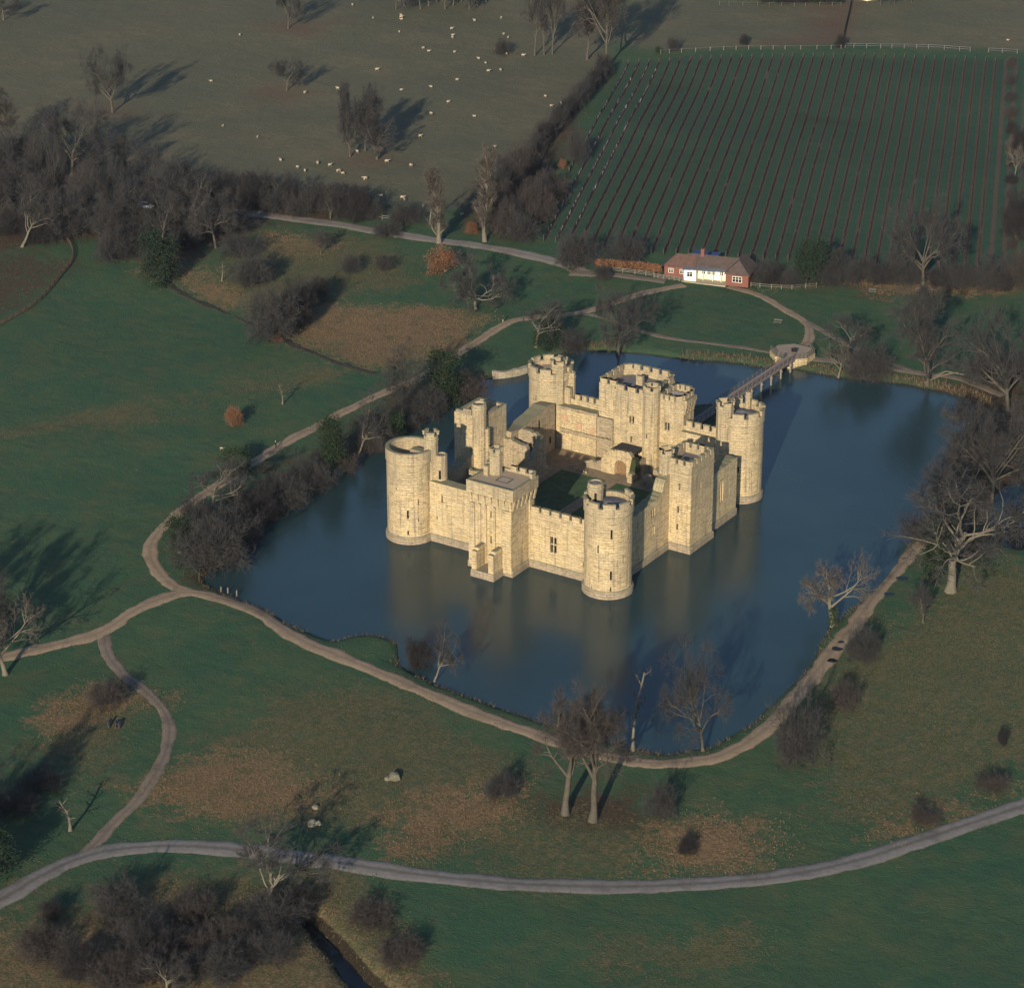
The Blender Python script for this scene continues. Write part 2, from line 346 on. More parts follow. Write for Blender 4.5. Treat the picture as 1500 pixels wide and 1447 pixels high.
idx = np.arange(nx*ny).reshape(nx, ny)
quads = np.stack([idx[:-1,:-1], idx[1:,:-1], idx[1:,1:], idx[:-1,1:]], -1).reshape(-1, 4)
me = bpy.data.meshes.new('ground'); V3 = np.stack([XX, YY, ZZ], -1).reshape(-1, 3)
me.vertices.add(len(V3)); me.vertices.foreach_set('co', V3.ravel()); me.loops.add(quads.size); me.loops.foreach_set('vertex_index', quads.ravel())
me.polygons.add(len(quads)); me.polygons.foreach_set('loop_start', np.arange(0, quads.size, 4)); me.polygons.foreach_set('loop_total', np.full(len(quads), 4)); me.update(calc_edges=True)
me.polygons.foreach_set('use_smooth', [True]*len(quads))
for nm, ch in (('zone_a', ('pasture', 'bracken', 'dry')), ('zone_b', ('vine', 'litter', 'mud'))):
    at = me.color_attributes.new(nm, 'FLOAT_COLOR', 'POINT')
    at.data.foreach_set('color', np.stack([MASK[c].ravel() for c in ch]+[np.ones(nx*ny)], -1).astype('f').ravel())
me.materials.append(ground_material()); tag(link('ground', me), kind='structure')

def water_material(name, c, rough):
    k = N(name); p = k.pos(); k.b.inputs['Roughness'].default_value = rough; k.b.inputs['IOR'].default_value = 1.33; k.b.inputs['Specular IOR Level'].default_value = .5
    k.bump(k.math('ADD', k.noise(1.2, p, 3, .6), k.math('MULTIPLY', k.noise(.2, p, 2), 1.5)), .05, .06)
    n = k.noise(.03, p, 3)
    return k.col(k.ramp(n, [(.35, tuple(x*.85 for x in c)), (.65, tuple(x*1.12 for x in c))]))
M['water'] = water_material('moat_water', (.018, .041, .048), .20)
M['dkwater'] = water_material('stream_water', (.006, .007, .008), .06)
def sheet(name, poly, z, mat, grow=4):
    P = np.array(poly); lo = P.min(0)-grow; hi = P.max(0)+grow
    b = MB(); b.face([(lo[0],lo[1],z), (hi[0],lo[1],z), (hi[0],hi[1],z), (lo[0],hi[1],z)]); return tag(b.build(name, mat), kind='structure')
sheet('moat_water', MOAT, 0, M['water'], 2)
sheet('pond_water', POND, -.01, M['dkwater'], 2); sheet('stream_water', STREAM, -1.3, M['dkwater'], 1)

# ------------------------------------------------------------------ paths and road
def path_material(name, c, c2, median=None):
    k = N(name); uv = k.n('ShaderNodeUVMap').outputs[0]; p = k.pos()
    s = k.n('ShaderNodeSeparateXYZ'); k.l(uv, s.inputs[0])
    n = k.noise(1.1, p, 5, .7); nf = k.noise(5, p, 3, .7)
    col = k.mix(k.ramp(n, [(.35, (0,0,0)), (.7, (1,1,1))]), c, c2)
    col = k.mix(k.math('MULTIPLY', nf, .35), col, tuple(x*.6 for x in c))
    cen = k.math('ABSOLUTE', k.math('SUBTRACT', s.outputs[0], .5))
    rut = k.ramp(k.math('ADD', cen, k.math('MULTIPLY', k.math('SUBTRACT', n, .5), .16)), [(.04, (.7,.7,.7)), (.15, (0,0,0))])
    col = k.mix(rut, col, median or tuple(x*.72 for x in c))
    edge = k.ramp(k.math('ADD', cen, k.math('MULTIPLY', k.math('SUBTRACT', n, .5), .28)), [(.40, (0,0,0)), (.52, (.8,.8,.8))])
    col = k.mix(edge, col, (.065, .068, .042))
    wet = k.noise(.22, p, 4, .7); col = k.mix(k.ramp(wet, [(.5, (0,0,0)), (.68, (.7,.7,.7))]), col, tuple(x*.55 for x in c))
    k.bump(nf, .4, .06)
    return k.col(col)
M['path'] = path_material('gravel_path', (.25, .185, .125), (.32, .245, .17))
M['track'] = path_material('track_path', (.165, .132, .105), (.225, .18, .14))
M['road'] = path_material('stone_road', (.165, .152, .145), (.225, .208, .197), (.085, .080, .068))
M['lane'] = path_material('lane_surface', (.20, .175, .155), (.26, .23, .20))
VERGE = []
def ribbon(name, px, width, mat, lift=.05, wob=.25):
    c = chain(GW(px), .8); n = len(c)
    t = np.gradient(c, axis=0); t /= np.linalg.norm(t, axis=1)[:, None]+1e-9; nn = np.stack([-t[:,1], t[:,0]], -1)
    s = np.concatenate([[0], np.cumsum(np.linalg.norm(np.diff(c, axis=0), axis=1))])
    wl = width/2+wob*2.4*(vnoise(s, s*0+3, 4.1, 11)+.8*vnoise(s, s*0+9, 1.1, 12)); wr = width/2+wob*2.4*(vnoise(s, s*0+33, 4.1, 13)+.8*vnoise(s, s*0+39, 1.1, 14)); VERGE.append((c-nn*wl[:,None], c+nn*wr[:,None]))
    rows = []
    for f, dz in ((-1.0, -.07), (-.90, lift*.6), (-.5, lift), (0, lift+.015), (.5, lift), (.90, lift*.6), (1.0, -.07)):
        w_ = np.where(f < 0, wl, wr)[:, None]; q = c+nn*f*w_
        rows.append(np.concatenate([q, (gzv(q[:,0], q[:,1])+dz)[:, None]], 1))
    V = np.stack(rows, 1).reshape(-1, 3); k = 7; b = MB(); fu = [0, .035, .25, .5, .75, .965, 1]
    F = [(i*k+j, i*k+j+1, (i+1)*k+j+1, (i+1)*k+j) for i in range(n-1) for j in range(k-1)]
    b.shared(V.tolist(), F, 0, True, [(fu[j], s[i]) for i in range(n) for j in range(k)])
    return tag(b.build(name, mat), kind='structure')
ribbon('road', [(-160,1400),(0,1318),(60,1283),(120,1256),(180,1243),(260,1239),(350,1245),(450,1257),(550,1272),(650,1285),(750,1294),(850,1298),(950,1298),(1050,1293),(1150,1283),(1250,1262),(1350,1230),(1430,1203),(1500,1180),(1640,1130)], 4.1, M['road'], .06)
ribbon('path', [(-60,975),(10,962),(80,945),(150,925),(200,893),(250,872),(275,868),(310,873),(370,893),(440,937),(500,962),(560,987),(620,1012),(690,1042),(760,1067),(830,1092),(900,1111),(960,1118),(1010,1115),(1050,1108),(1090,1090),(1130,1060),(1170,1015),(1210,965),(1250,915),(1290,862),(1330,815),(1358,785),(1400,720),(1440,650)], 3.5, M['path'], .07, .35)
ribbon('path', [(300,871),(262,862),(237,843),(221,818),(222,795),(240,772),(290,730),(368,680),(405,656),(460,626),(530,590),(575,570),(620,551),(665,523),(700,500),(745,472),(790,464),(850,458),(890,447),(940,430),(1002,418)], 2.8, M['path'], .05)
ribbon('path', [(152,922),(156,955),(178,985),(210,1010),(237,1038),(248,1068),(240,1108),(210,1160),(170,1203),(125,1250)], 2.3, M['track'], .04, .2)
ribbon('path', [(850,459),(880,464),(935,484),(985,496),(1040,503),(1095,510),(1135,518)], 1.7, M['track'], .04, .2)
ribbon('path', [(1068,420),(1110,432),(1150,454),(1178,471),(1186,487),(1182,502),(1162,516)], 2.4, M['path'], .05, .2)
ribbon('path', [(1180,471),(1205,485),(1232,500),(1262,514),(1300,530),(1340,545)], 1.8, M['track'], .06, .2)
ribbon('path', [(1168,524),(1230,530),(1290,537),(1350,547),(1410,556),(1470,580)], 2.6, M['track'], .04, .2)
M['ditch'] = plain('dark_ditch_growth', (.035, .032, .026), .5, 1.2)
ribbon('ditch', [(232,405),(262,428),(310,450),(370,476),(440,510),(500,533),(548,548)], 1.5, M['ditch'], .08, .5)
ribbon('lane', [(150,302),(215,304),(330,309),(410,318),(480,327),(560,340),(640,352),(700,360),(760,371),(815,384),(850,397),(872,403)], 4.6, M['lane'], .05, .3)
ribbon('path', [(835,400),(870,402),(900,403),(950,409),(975,412)], 3.2, M['track'], .09, .35)

# ================================================================== the castle
castle = empty('castle', (0, 0, 0), 0, 'ruined square moated castle of pale honey sandstone standing in the moat', 'castle')
def inset(pts, d):
    n = len(pts); out = []
    for i in range(n):
        p0, p1, p2 = (np.array(pts[(i+k-1) % n], float) for k in range(3))
        a = p1-p0; b = p2-p1; a /= np.linalg.norm(a); b /= np.linalg.norm(b)
        na = np.array([-a[1], a[0]]); nb = np.array([-b[1], b[0]]); m = na+nb; m = m/(m@m)*2
        out.append(p1+m*d)
    return out
def grid_wall(mb, fn, us, z0, z1, holes, depth, mi=0, sm=False, u_off=0):
    """wall surface fn(u,z,d); holes (u0,u1,za,zb) become niches"""
    ul = sorted(set([round(u, 4) for u in us]+[round(h[k], 4) for h in holes for k in (0, 1)]))
    zl = sorted(set([round(z, 4) for z in (z0, z1)]+[round(h[k], 4) for h in holes for k in (2, 3) if z0 < h[k] < z1]))
    vid = {}; verts = []; uvs = []; faces = []
    def vx(i, j):
        if (i, j) not in vid: vid[(i, j)] = len(verts); verts.append(fn(ul[i], zl[j], 0)); uvs.append((ul[i]+u_off, zl[j]))
        return vid[(i, j)]
    for i in range(len(ul)-1):
        for j in range(len(zl)-1):
            uc, zc = (ul[i]+ul[i+1])/2, (zl[j]+zl[j+1])/2
            if any(h[0] < uc < h[1] and h[2] < zc < h[3] for h in holes): continue
            faces.append((vx(i, j), vx(i+1, j), vx(i+1, j+1), vx(i, j+1)))
    mb.shared(verts, faces, mi, sm, uvs)
    for (a, b, c, d) in [h[:4] for h in holes]:
        C = [(a, c), (b, c), (b, d), (a, d)]
        for q in range(4):
            (ua, za), (ub, zb) = C[q], C[(q+1) % 4]
            mb.face([fn(ub, zb, 0), fn(ua, za, 0), fn(ua, za, depth), fn(ub, zb, depth)], [(ub, zb), (ua, za), (ua+.3, za), (ub+.3, zb)], mi)
def window_obj(parent, fn, h, depth, kind='slit'):
    """the dark opening, with stone mullions where the window has lights"""
    a, b, c, d = h[:4]; mb = MB(); kind = h[4] if len(h) > 4 else kind
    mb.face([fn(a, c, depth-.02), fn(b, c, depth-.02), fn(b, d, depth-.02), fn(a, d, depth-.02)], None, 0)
    def bar(u0, u1, za, zb, d0, d1):
        P = [fn(u, z, q) for q in (d0, d1) for u, z in ((u0, za), (u1, za), (u1, zb), (u0, zb))]
        mb.shared(P, [(0,1,2,3), (1,5,6,2), (5,4,7,6), (4,0,3,7), (3,2,6,7), (0,4,5,1)], 1)
    if kind in ('two', 'cross'):
        m = (a+b)/2; bar(m-.09, m+.09, c, d, .05, .35)
        if kind == 'cross': zc = c+(d-c)*.52; bar(a, b, zc-.1, zc+.1, .08, .33)
    if kind == 'door':
        for q in range(5):
            u0 = a+(b-a)*q/5; bar(u0+.02, u0+(b-a)/5-.02, c, d, depth-.15, depth-.06+.03*(q % 2))
    mats = [M['void'], M['stone']] if kind != 'door' else [M['void'], M['wood']]
    o = mb.build('window' if kind != 'door' else 'door', mats, parent)
    return o
def edge_fn(p0, p1):
    p0 = np.array(p0, float); p1 = np.array(p1, float); L = np.linalg.norm(p1-p0); t = (p1-p0)/L; nin = np.array([-t[1], t[0]])
    return (lambda u, z, d: (p0[0]+t[0]*u+nin[0]*d, p0[1]+t[1]*u+nin[1]*d, z)), L
_mer = {}
def merlon_box(w_, t, h):
    key = (round(w_, 2), round(t, 2), round(h, 2), random.randint(0, 2))
    if key not in _mer:
        b = MB(); j = lambda: random.uniform(-.05, .05)
        b.box(-w_/2, w_/2, -t/2, t/2, 0, h*.78+j()); q = h*.78+.06
        b.box(-w_/2-.07, w_/2+.07, -t/2-.07, t/2+.07, q-.02, q+.14)
        b.box(-w_/2-.05, w_/2+.05, -t/2-.05, t/2+.05, q+.14, h+j(), taper=t*.25)
        _mer[key] = b.mesh('merlon', M['stone'])
    return _mer[key]
def place_merlons(parent, p0, p1, z, n, wfrac=.66, t=.5, h=1.0, skip=(), ins=.27):
    p0 = np.array(p0, float); p1 = np.array(p1, float); L = np.linalg.norm(p1-p0); d = (p1-p0)/L; nin = np.array([-d[1], d[0]])
    for i in range(n):
        if i in skip: continue
        c = p0+d*L*(i+.5)/n+nin*ins
        link('merlon', merlon_box(L/n*wfrac, t, h), parent, (c[0], c[1], z-.003), math.atan2(d[1], d[0])+random.uniform(-.015, .015))
def plinth(parent, pts, out=.3, closed=True, h=1.5):
    n = len(pts); mb = MB(); A = inset(pts, -out) if closed else None
    rings = [(inset(pts, -out), -1.2), (inset(pts, -out), h-.45), (inset(pts, -.02), h)]
    per = 0
    for i in range(n):
        j = (i+1) % n; L = float(np.linalg.norm(np.array(pts[i])-np.array(pts[j])))
        for (ra, za), (rb, zb) in zip(rings, rings[1:]):
            mb.face([(*ra[i], za), (*ra[j], za), (*rb[j], zb), (*rb[i], zb)], [(per, za), (per+L, za), (per+L, zb), (per, zb)], 0, n > 12)
        per += L
    return mb.build('plinth', M['plinth'], parent)
def course(parent, pts, z, out=.14, h=.28, name='string_course'):
    mb = MB(); a = inset(pts, -out); b = inset(pts, .05); n = len(pts)
    for i in range(n):
        j = (i+1) % n
        mb.face([(*b[i], z), (*b[j], z), (*a[j], z+.06), (*a[i], z+.06)][::-1]); mb.face([(*a[i], z+.06), (*a[j], z+.06), (*a[j], z+h*.6), (*a[i], z+h*.6)]); mb.face([(*a[i], z+h*.6), (*a[j], z+h*.6), (*b[j], z+h), (*b[i], z+h)])
    return mb.build(name, M['stone'], parent)
def poly_tower(name, parent, pts, z0, sill, deck, par=.55, holes=None, label=None, deckmat='lead', merl=None, mh=1.0, pl=True, strc=None, cone=0, ragged=0, mat='stone', mskip=None):
    """straight-sided tower; pts counter-clockwise, holes {edge: [(u0,u1,za,zb,kind)]}, merl merlons per edge"""
    mb = MB(); n = len(pts); inn = inset(pts, par); holes = holes or {}; per = 0; hs = []
    for i in range(n):
        fn, L = edge_fn(pts[i], pts[(i+1) % n]); H = holes.get(i, [])
        grid_wall(mb, fn, list(np.linspace(0, L, max(2, int(L/1.5)+1))), z0, sill, H, .55, u_off=per); per += L
        hs += [(fn, h) for h in H]
        a, b = pts[i], pts[(i+1) % n]; c, d = inn[i], inn[(i+1) % n]
        mb.face([(*a, sill), (*b, sill), (*d, sill), (*c, sill)], [(0, 0), (L, 0), (L, par), (0, par)])
        mb.face([(*d, deck-.2), (*c, deck-.2), (*c, sill), (*d, sill)], [(0, deck), (L, deck), (L, sill), (0, sill)])
    o = mb.build(name, M[mat], parent)
    if label: tag(o, label)
    for fn, h in hs: window_obj(o, fn, h, .55)
    db = MB(); ce = np.mean(np.array(pts), 0)
    for i in range(n): db.face([(*inn[i], deck), (*inn[(i+1) % n], deck), (ce[0], ce[1], deck+cone)])
    db.build('roof_deck', M[deckmat], o)
    if pl: plinth(o, pts)
    if strc:
        for z in strc: course(o, pts, z)
    if merl:
        for i in range(n):
            m = merl[i] if isinstance(merl, (list, tuple)) else merl
            if m: place_merlons(o, pts[i], pts[(i+1) % n], sill, m, t=par, h=mh, skip=(mskip or {}).get(i, ()), ins=par/2)
    return o
def ngon(cx, cy, r, n, rot=0): return [(cx+r*math.cos(rot+2*math.pi*i/n), cy+r*math.sin(rot+2*math.pi*i/n)) for i in range(n)]
def arc_merlon(r, t, w_ang, h, seed):
    rr = random.Random(seed); mb = MB(); k = 4; hh = h*.78+rr.uniform(-.05, .05)
    def ring(r0, r1, a0, a1, za, zb, zin=None):
        V = []; 
        for i in range(k+1):
            an = a0+(a1-a0)*i/k; c, s_ = math.cos(an), math.sin(an)
            V += [(r1*c, r1*s_, za), (r1*c, r1*s_, zb), (r0*c, r0*s_, zb if zin is None else zin), (r0*c, r0*s_, za)]
        F = []
        for i in range(k):
            b = 4*i; F += [(b, b+4, b+5, b+1), (b+1, b+5, b+6, b+2), (b+2, b+6, b+7, b+3)]
        F += [(3, 0, 1, 2), (4*k, 4*k+3, 4*k+2, 4*k+1)]
        mb.shared(V, F, 0, False, [(math.atan2(v[1], v[0])*r1, v[2]) for v in V])
    ring(r-t, r, -w_ang/2, w_ang/2, 0, hh); e_ = .07/r
    ring(r-t-.07, r+.07, -w_ang/2-e_, w_ang/2+e_, hh+.003, hh+.13)
    ring(r-t+.10, r-.10, -w_ang/2, w_ang/2, hh+.13, h, h)
    return mb.mesh('merlon', M['stone'])
AM = [arc_merlon(4.52, .55, 2*math.pi/9*.70, 1.0, s_) for s_ in range(3)]
def round_tower(cx, cy, label, slits, sill=17.4, deck=16.5, merl=9, cone=.8, turret=None, deckmat='lead', r=4.35, rot=0, skip=()):
    root = empty('round_tower', (cx, cy, 0)); root.parent = castle; tag(root, label)
    n = 48; mb = MB(); inn = r-.55
    fn = lambda u, z, d: ((r-d)*math.cos(u/r), (r-d)*math.sin(u/r), z)
    H = []
    for s_ in slits:
        an, zc, w_, hh = s_[:4]; an = R_(an) % (2*math.pi); H.append((an*r-w_/2, an*r+w_/2, zc-hh/2, zc+hh/2)+tuple(s_[4:]))
    us = [2*math.pi*r*i/n for i in range(n+1)]
    grid_wall(mb, fn, us, .5, 15.8, H, .55, 0, True)
    fo = lambda u, z, d: ((r+.17-d)*math.cos(u/r), (r+.17-d)*math.sin(u/r), z)
    grid_wall(mb, fo, us, 15.8, sill, [], .5, 0, True)
    fi = lambda u, z, d: (inn*math.cos(-u/r), inn*math.sin(-u/r), z)
    jag = [sill+(random.uniform(-.35, .25) if merl == 0 else 0) for _ in range(n)]
    for i in range(n):
        a0, a1 = 2*math.pi*i/n, 2*math.pi*(i+1)/n; C = lambda q, z, an: (q*math.cos(an), q*math.sin(an), z)
        j0 = jag[i]; zt = sill
        mb.face([C(inn, deck-.3, a1), C(inn, deck-.3, a0), C(inn, zt, a0), C(inn, zt, a1)], [(a1*r, deck), (a0*r, deck), (a0*r, zt), (a1*r, zt)])
        mb.face([C(r+.17, zt, a0), C(r+.17, zt, a1), C(inn, zt, a1), C(inn, zt, a0)], [(a0*r, 0), (a1*r, 0), (a1*r, .6), (a0*r, .6)])
        mb.face([C(r-.05, 15.62, a0), C(r-.05, 15.62, a1), C(r+.17, 15.8, a1), C(r+.17, 15.8, a0)], [(a0*r, 0), (a1*r, 0), (a1*r, .3), (a0*r, .3)])
    mb.build('drum', M['stone'], root)
    for h in H: window_obj(root, fn, h, .55)
    plinth(root, ngon(0, 0, r, n), .33)
    db = MB()
    for i in range(n):
        a0, a1 = 2*math.pi*i/n, 2*math.pi*(i+1)/n
        db.face([(inn*math.cos(a0), inn*math.sin(a0), deck), (inn*math.cos(a1), inn*math.sin(a1), deck), (0, 0, deck+cone)])
    db.build('roof_deck', M[deckmat], root)
    for i in range(merl):
        if i in skip: continue
        link('merlon', AM[i % 3], root, (0, 0, sill-.003), rot+2*math.pi*i/merl)
    return root
def turret(parent, cx, cy, r, z0, z1, n=10, merl=0, deck=None, holes=None, rim=True, mat='stone', label=None):
    """stair turret on a tower (a sub-part): shaft, cornice, open top"""
    mb = MB(); P = ngon(cx, cy, r, n, math.pi/n); inn = inset(P, .35); dk = deck if deck else z1-.8; per = 0
    for i in range(n):
        j = (i+1) % n; fn, L = edge_fn(P[i], P[j]); H = (holes or {}).get(i, [])
        grid_wall(mb, fn, [0, L], z0, z1, H, .3, 0, n > 8, per)
        for h in H: mb.face([fn(h[0], h[2], .29), fn(h[1], h[2], .29), fn(h[1], h[3], .29), fn(h[0], h[3], .29)], None, 1)
        mb.face([(*P[i], z1), (*P[j], z1), (*inn[j], z1), (*inn[i], z1)]); mb.face([(*inn[j], dk-.1), (*inn[i], dk-.1), (*inn[i], z1), (*inn[j], z1)])
        mb.face([(*inn[i], dk), (*inn[j], dk), (cx, cy, dk+.1)], None, 2)
        if rim:
            A = inset(P, -.13); zz = z1-.95
            mb.face([(*P[i], zz-.12), (*P[j], zz-.12), (*A[j], zz), (*A[i], zz)]); mb.face([(*A[i], zz), (*A[j], zz), (*A[j], zz+.2), (*A[i], zz+.2)]); mb.face([(*A[i], zz+.2), (*A[j], zz+.2), (*P[j], zz+.32), (*P[i], zz+.32)])
        per += L
    o = mb.build('stair_turret', [M[mat], M['void'], M['lead']], parent)
    if label: tag(o, label)
    for i in range(merl):
        an = 2*math.pi*(i+.5)/merl
        link('merlon', merlon_box(2*r*math.sin(math.pi/merl)*.62, .36, .7), parent, (cx+(r-.2)*math.cos(an), cy+(r-.2)*math.sin(an), z1-.003), an+math.pi/2)
    return o
random.seed(3)
CX, CY = 21.41, 24.67
SL = (.34, 1.5)
t = round_tower(CX, -CY, 'round corner tower nearest the camera, with a small turret at its left rim',
    [(-52,12.6,.4,1.9), (-84,9.6,.32,1.5), (-52,4.6,.4,1.8), (-52,1.9,.26,.9), (-100,1.9,.24,.8), (-20,7.5,.3,1.6)], rot=R_(-58), skip=(4,))
turret(t, -2.95, .25, 1.42, 16.4, 20.1, 12, 0, 19.9, {9: [(.2,.62,16.7,18.5)]})
t = round_tower(-CX, -CY, 'round corner tower at the left with an open ruined top and no battlements',
    [(-62,6.0,.36,1.7), (-62,2.3,.3,.9), (-35,8.4,.3,1.3), (-35,4.8,.24,.7), (-92,11,.26,.5)], sill=18.1, deck=15.2, merl=0, cone=0)
turret(t, 3.75, 1.5, 1.35, .5, 20.6, 10, 3, 19.6)
turret(t, 5.6, 2.1, 1.15, .5, 16.9, 10, 0, 16.7, {7: [(.15,.6,12.2,14.0)]}, False)
b = MB(); b.box(-.2, 2.6, .4, 2.0, 15.0, 17.2); b.build('inner_wall', M['rubble'], t)
t = round_tower(CX, CY, 'round corner tower at the right with a tall polygonal turret on its left side',
    [(-66,7.0,.34,1.3), (-22,12,.3,1.5), (-100,9.5,.3,1.4), (-30,6,.3,1.4)], rot=R_(-70), cone=1.1, skip=(7,))
turret(t, -1.7, -3.5, 1.65, .5, 19.6, 8, 4)
turret(t, -.3, 3.1, .55, 16.4, 20.2, 8, 0, 20.1, None, True, label='slender chimney shaft on the roof')
t = round_tower(-CX, CY, 'round corner tower farthest from the camera behind the ruined west range',
    [(-60,9,.3,1.3), (-100,12,.3,1.2)], rot=R_(-72), cone=.2, deckmat='deck', skip=(1,))
turret(t, 2.7, -1.5, 1.55, 1.0, 19.3, 8, 4)
turret(t, 4.6, .3, .8, 9, 17.2, 8, 0, 17.0)
b = MB(); b.box(-.12, .12, -.12, .12, 16.5, 18.0); b.build('post', M['greywood'], t)

# east tower
et = poly_tower('east_tower', castle, [(20.3,-4.0), (26.6,-4.0), (26.6,4.5), (20.3,4.5)], .5, 17.3, 16.2, .6,
    {0: [(3.7,4.05,12.3,13.6), (3.5,3.9,7.6,9.0), (3.4,3.8,4.2,5.4)], 1: [(3.4,3.75,11.8,13.3), (3.4,3.7,6.6,8.4), (3.2,3.5,3.4,4.9)]},
    'square battlemented tower in the middle of the right-hand wall', merl=[4,5,4,5], strc=[15.4], mskip={0: (0,), 3: (4,)})
turret(et, 20.9, -3.35, 1.35, .5, 18.8, 10, 4)
# west tower
wt = poly_tower('west_tower', castle, [(-25.3,-4.0), (-19.0,-4.0), (-19.0,4.6), (-25.3,4.6)], .5, 16.9, 14.6, .7,
    {1: [(5.2,5.55,11.6,13.2)]}, 'square roofless tower in the left-hand wall beyond the south range')
turret(wt, -19.8, -3.7, 1.4, 1, 19.7, 12, 0, 19.3)
turret(wt, -18.7, -3.0, .7, 1, 14.6, 8, 0, 14.4, None, False)
for bx in ((-24.9, -21.4, -4.1, -3.5, 16.9, 17.5), (-23.2, -21.4, -4.05, -3.55, 17.5, 18.0), (-19.6, -18.95, -1.6, 1.5, 16.9, 17.4)): b = MB(); b.box(*bx); b.build('broken_parapet', M['rubble'], wt)
# postern tower
P = [(-4.7,-29.9), (4.4,-29.9), (4.4,-22.2), (-4.7,-22.2)]
pt = poly_tower('postern_tower', castle, P, .5, 14.6, 14.2, .5,
    {0: [(4.4,4.75,10.6,12.0), (4.4,4.75,5.6,7.0)], 1: [(3.4,3.7,3.6,4.9), (3.6,3.9,9.2,10.5)]},
    'square postern tower in the middle of the front wall with machicolations below its flat roof', deckmat='deck')
Q = inset(P, -.45)
mb = MB(); inn = inset(Q, .5)
for i in range(4):
    j = (i+1) % 4; L = float(np.linalg.norm(np.array(Q[i])-np.array(Q[j])))
    mb.face([(*Q[i], 14.9), (*Q[j], 14.9), (*Q[j], 17.2), (*Q[i], 17.2)], [(0,14.9), (L,14.9), (L,17.2), (0,17.2)])
    mb.face([(*Q[i], 17.2), (*Q[j], 17.2), (*inn[j], 17.2), (*inn[i], 17.2)], [(0,0), (L,0), (L,.5), (0,.5)])
    mb.face([(*inn[j], 14.9), (*inn[i], 14.9), (*inn[i], 17.2), (*inn[j], 17.2)], [(0,15), (L,15), (L,17), (0,17)])
    mb.face([(*Q[j], 14.9), (*Q[i], 14.9), (*inn[i], 14.9), (*inn[j], 14.9)])
mb.build('parapet', M['stone'], pt)
db = MB(); db.face([(*p, 16.75) for p in inn]); db.build('roof_deck', M['deck'], pt)
b = MB()
for (x0, x1, y0, y1) in ((-1.0,1.6,-27.3,-27.1), (-1.0,1.6,-25.2,-25.0), (-1.0,-.8,-27.1,-25.2), (1.4,1.6,-27.1,-25.2)): b.box(x0, x1, y0, y1, 16.74, 16.86)
b.build('roof_hatch', M['greywood'], pt)
def corbel():
    b = MB(); 
    for k, (z, d) in enumerate(((12.9,.14), (13.6,.28), (14.25,.45))): b.box(-.28, .28, -d, .15, z, z+(.7 if k < 2 else .66)-.003)
    return b.mesh('corbel', M['stone'])
cb = corbel()
for i in range(7): link('corbel', cb, pt, (-4.4+8.5*i/6, -29.9, 0), 0)
for i in range(6): link('corbel', cb, pt, (4.4, -29.5+7.0*i/5, 0), math.pi/2)
b = MB()
for x0, x1, dd in ((-4.72,-3.5,.34), (2.4,4.42,.34), (-2.7,-2.2,.30), (-1.35,-.95,.34), (.55,.95,.34)): b.box(x0, x1, -29.9-dd, -29.85, .6, 12.9)
b.box(4.35, 4.7, -24.3, -23.0, .6, 13.0); b.build('pilaster', M['stone'], pt)
place_merlons(pt, (4.85,-22.0), (-4.9,-22.0), 17.2, 5, .6, .5, .9, (3, 4)); place_merlons(pt, (4.85,-26), (4.85,-22.4), 17.2, 2, .62, .5, .9, (0,))
turret(pt, -2.75, -24.3, 1.25, 16.7, 21.2, 8, 5, 20.6); b = MB(); b.box(-4.1, -3.2, -26.2, -25.3, 16.7, 18.7); b.build('chimney', M['stone'], pt); b = MB(); b.box(-4.9, -4.1, -24.4, -22.0, 16.7, 18.6); b.build('parapet_stub', M['stone'], pt)
# landing walls in front of the postern
ld = empty('landing', (.2, -31.7, 0)); ld.parent = castle; tag(ld, 'two short stone walls jutting into the moat before the postern tower')
b = MB(); b.box(-2.5, 2.6, -1.9, 1.8, -1, 1.35, taper=.12); b.build('base', M['plinth'], ld)
for x0, x1 in ((-2.3,-1.3), (1.25,2.35)):
    b = MB(); b.box(x0, x1, -1.6, 1.45, 1.345, 5.0); b.box(x0-.03, x1+.03, -.9, 1.45, 4.997, 5.5, taper=.08); b.build('wall', M['stone'], ld)

# gatehouse: two towers and the stair turret between them
gh = empty('gatehouse', (0, 0, 0)); gh.parent = castle; tag(gh, 'twin-towered battlemented gatehouse at the back of the courtyard')
gl = poly_tower('gate_tower', gh, [(-9.0,22.6), (-4.9,22.6), (-4.9,21.4), (2.9,21.4), (2.9,31.5), (1.2,33), (-7.3,33), (-9.0,31.3)], .5, 17.5, 16.2, .55,
    {0: [(3.3,3.7,13.0,14.4)], 2: [(3.5,4.6,11.0,12.5,'two'), (3.8,4.2,7.0,8.3)]}, merl=[2,0,3,4,1,4,1,4], deckmat='lead', strc=None)
gr = poly_tower('gate_tower', gh, [(4.9,21.6), (8.5,21.6), (9.8,23.0), (9.8,27.0), (8.5,28.4), (4.9,28.4)], .5, 17.5, 16.0, .55,
    {0: [(1.5,2.6,11.2,12.8,'two')], 2: [(2.2,2.5,13,14.2)]}, merl=[3,1,3,1,3,3], strc=[8.0])
for i in range(4): link('corbel', cb, gr, (9.8, 23.5+1.05*i, 1.6), math.pi/2)
b = MB(); b.box(9.75, 10.35, 23.1, 27.1, 16.5, 17.49); b.build('parapet', M['stone'], gr)
turret(gr, 3.7, 21.1, 1.7, .5, 19.3, 12, 6, 18.4, {8: [(.25,.55,9.5,10.3)]})
b = MB(); b.box(2.85, 5.25, 22.4, 32.0, .5, 14.0); b.build('gate_passage', M['stone'], gh)
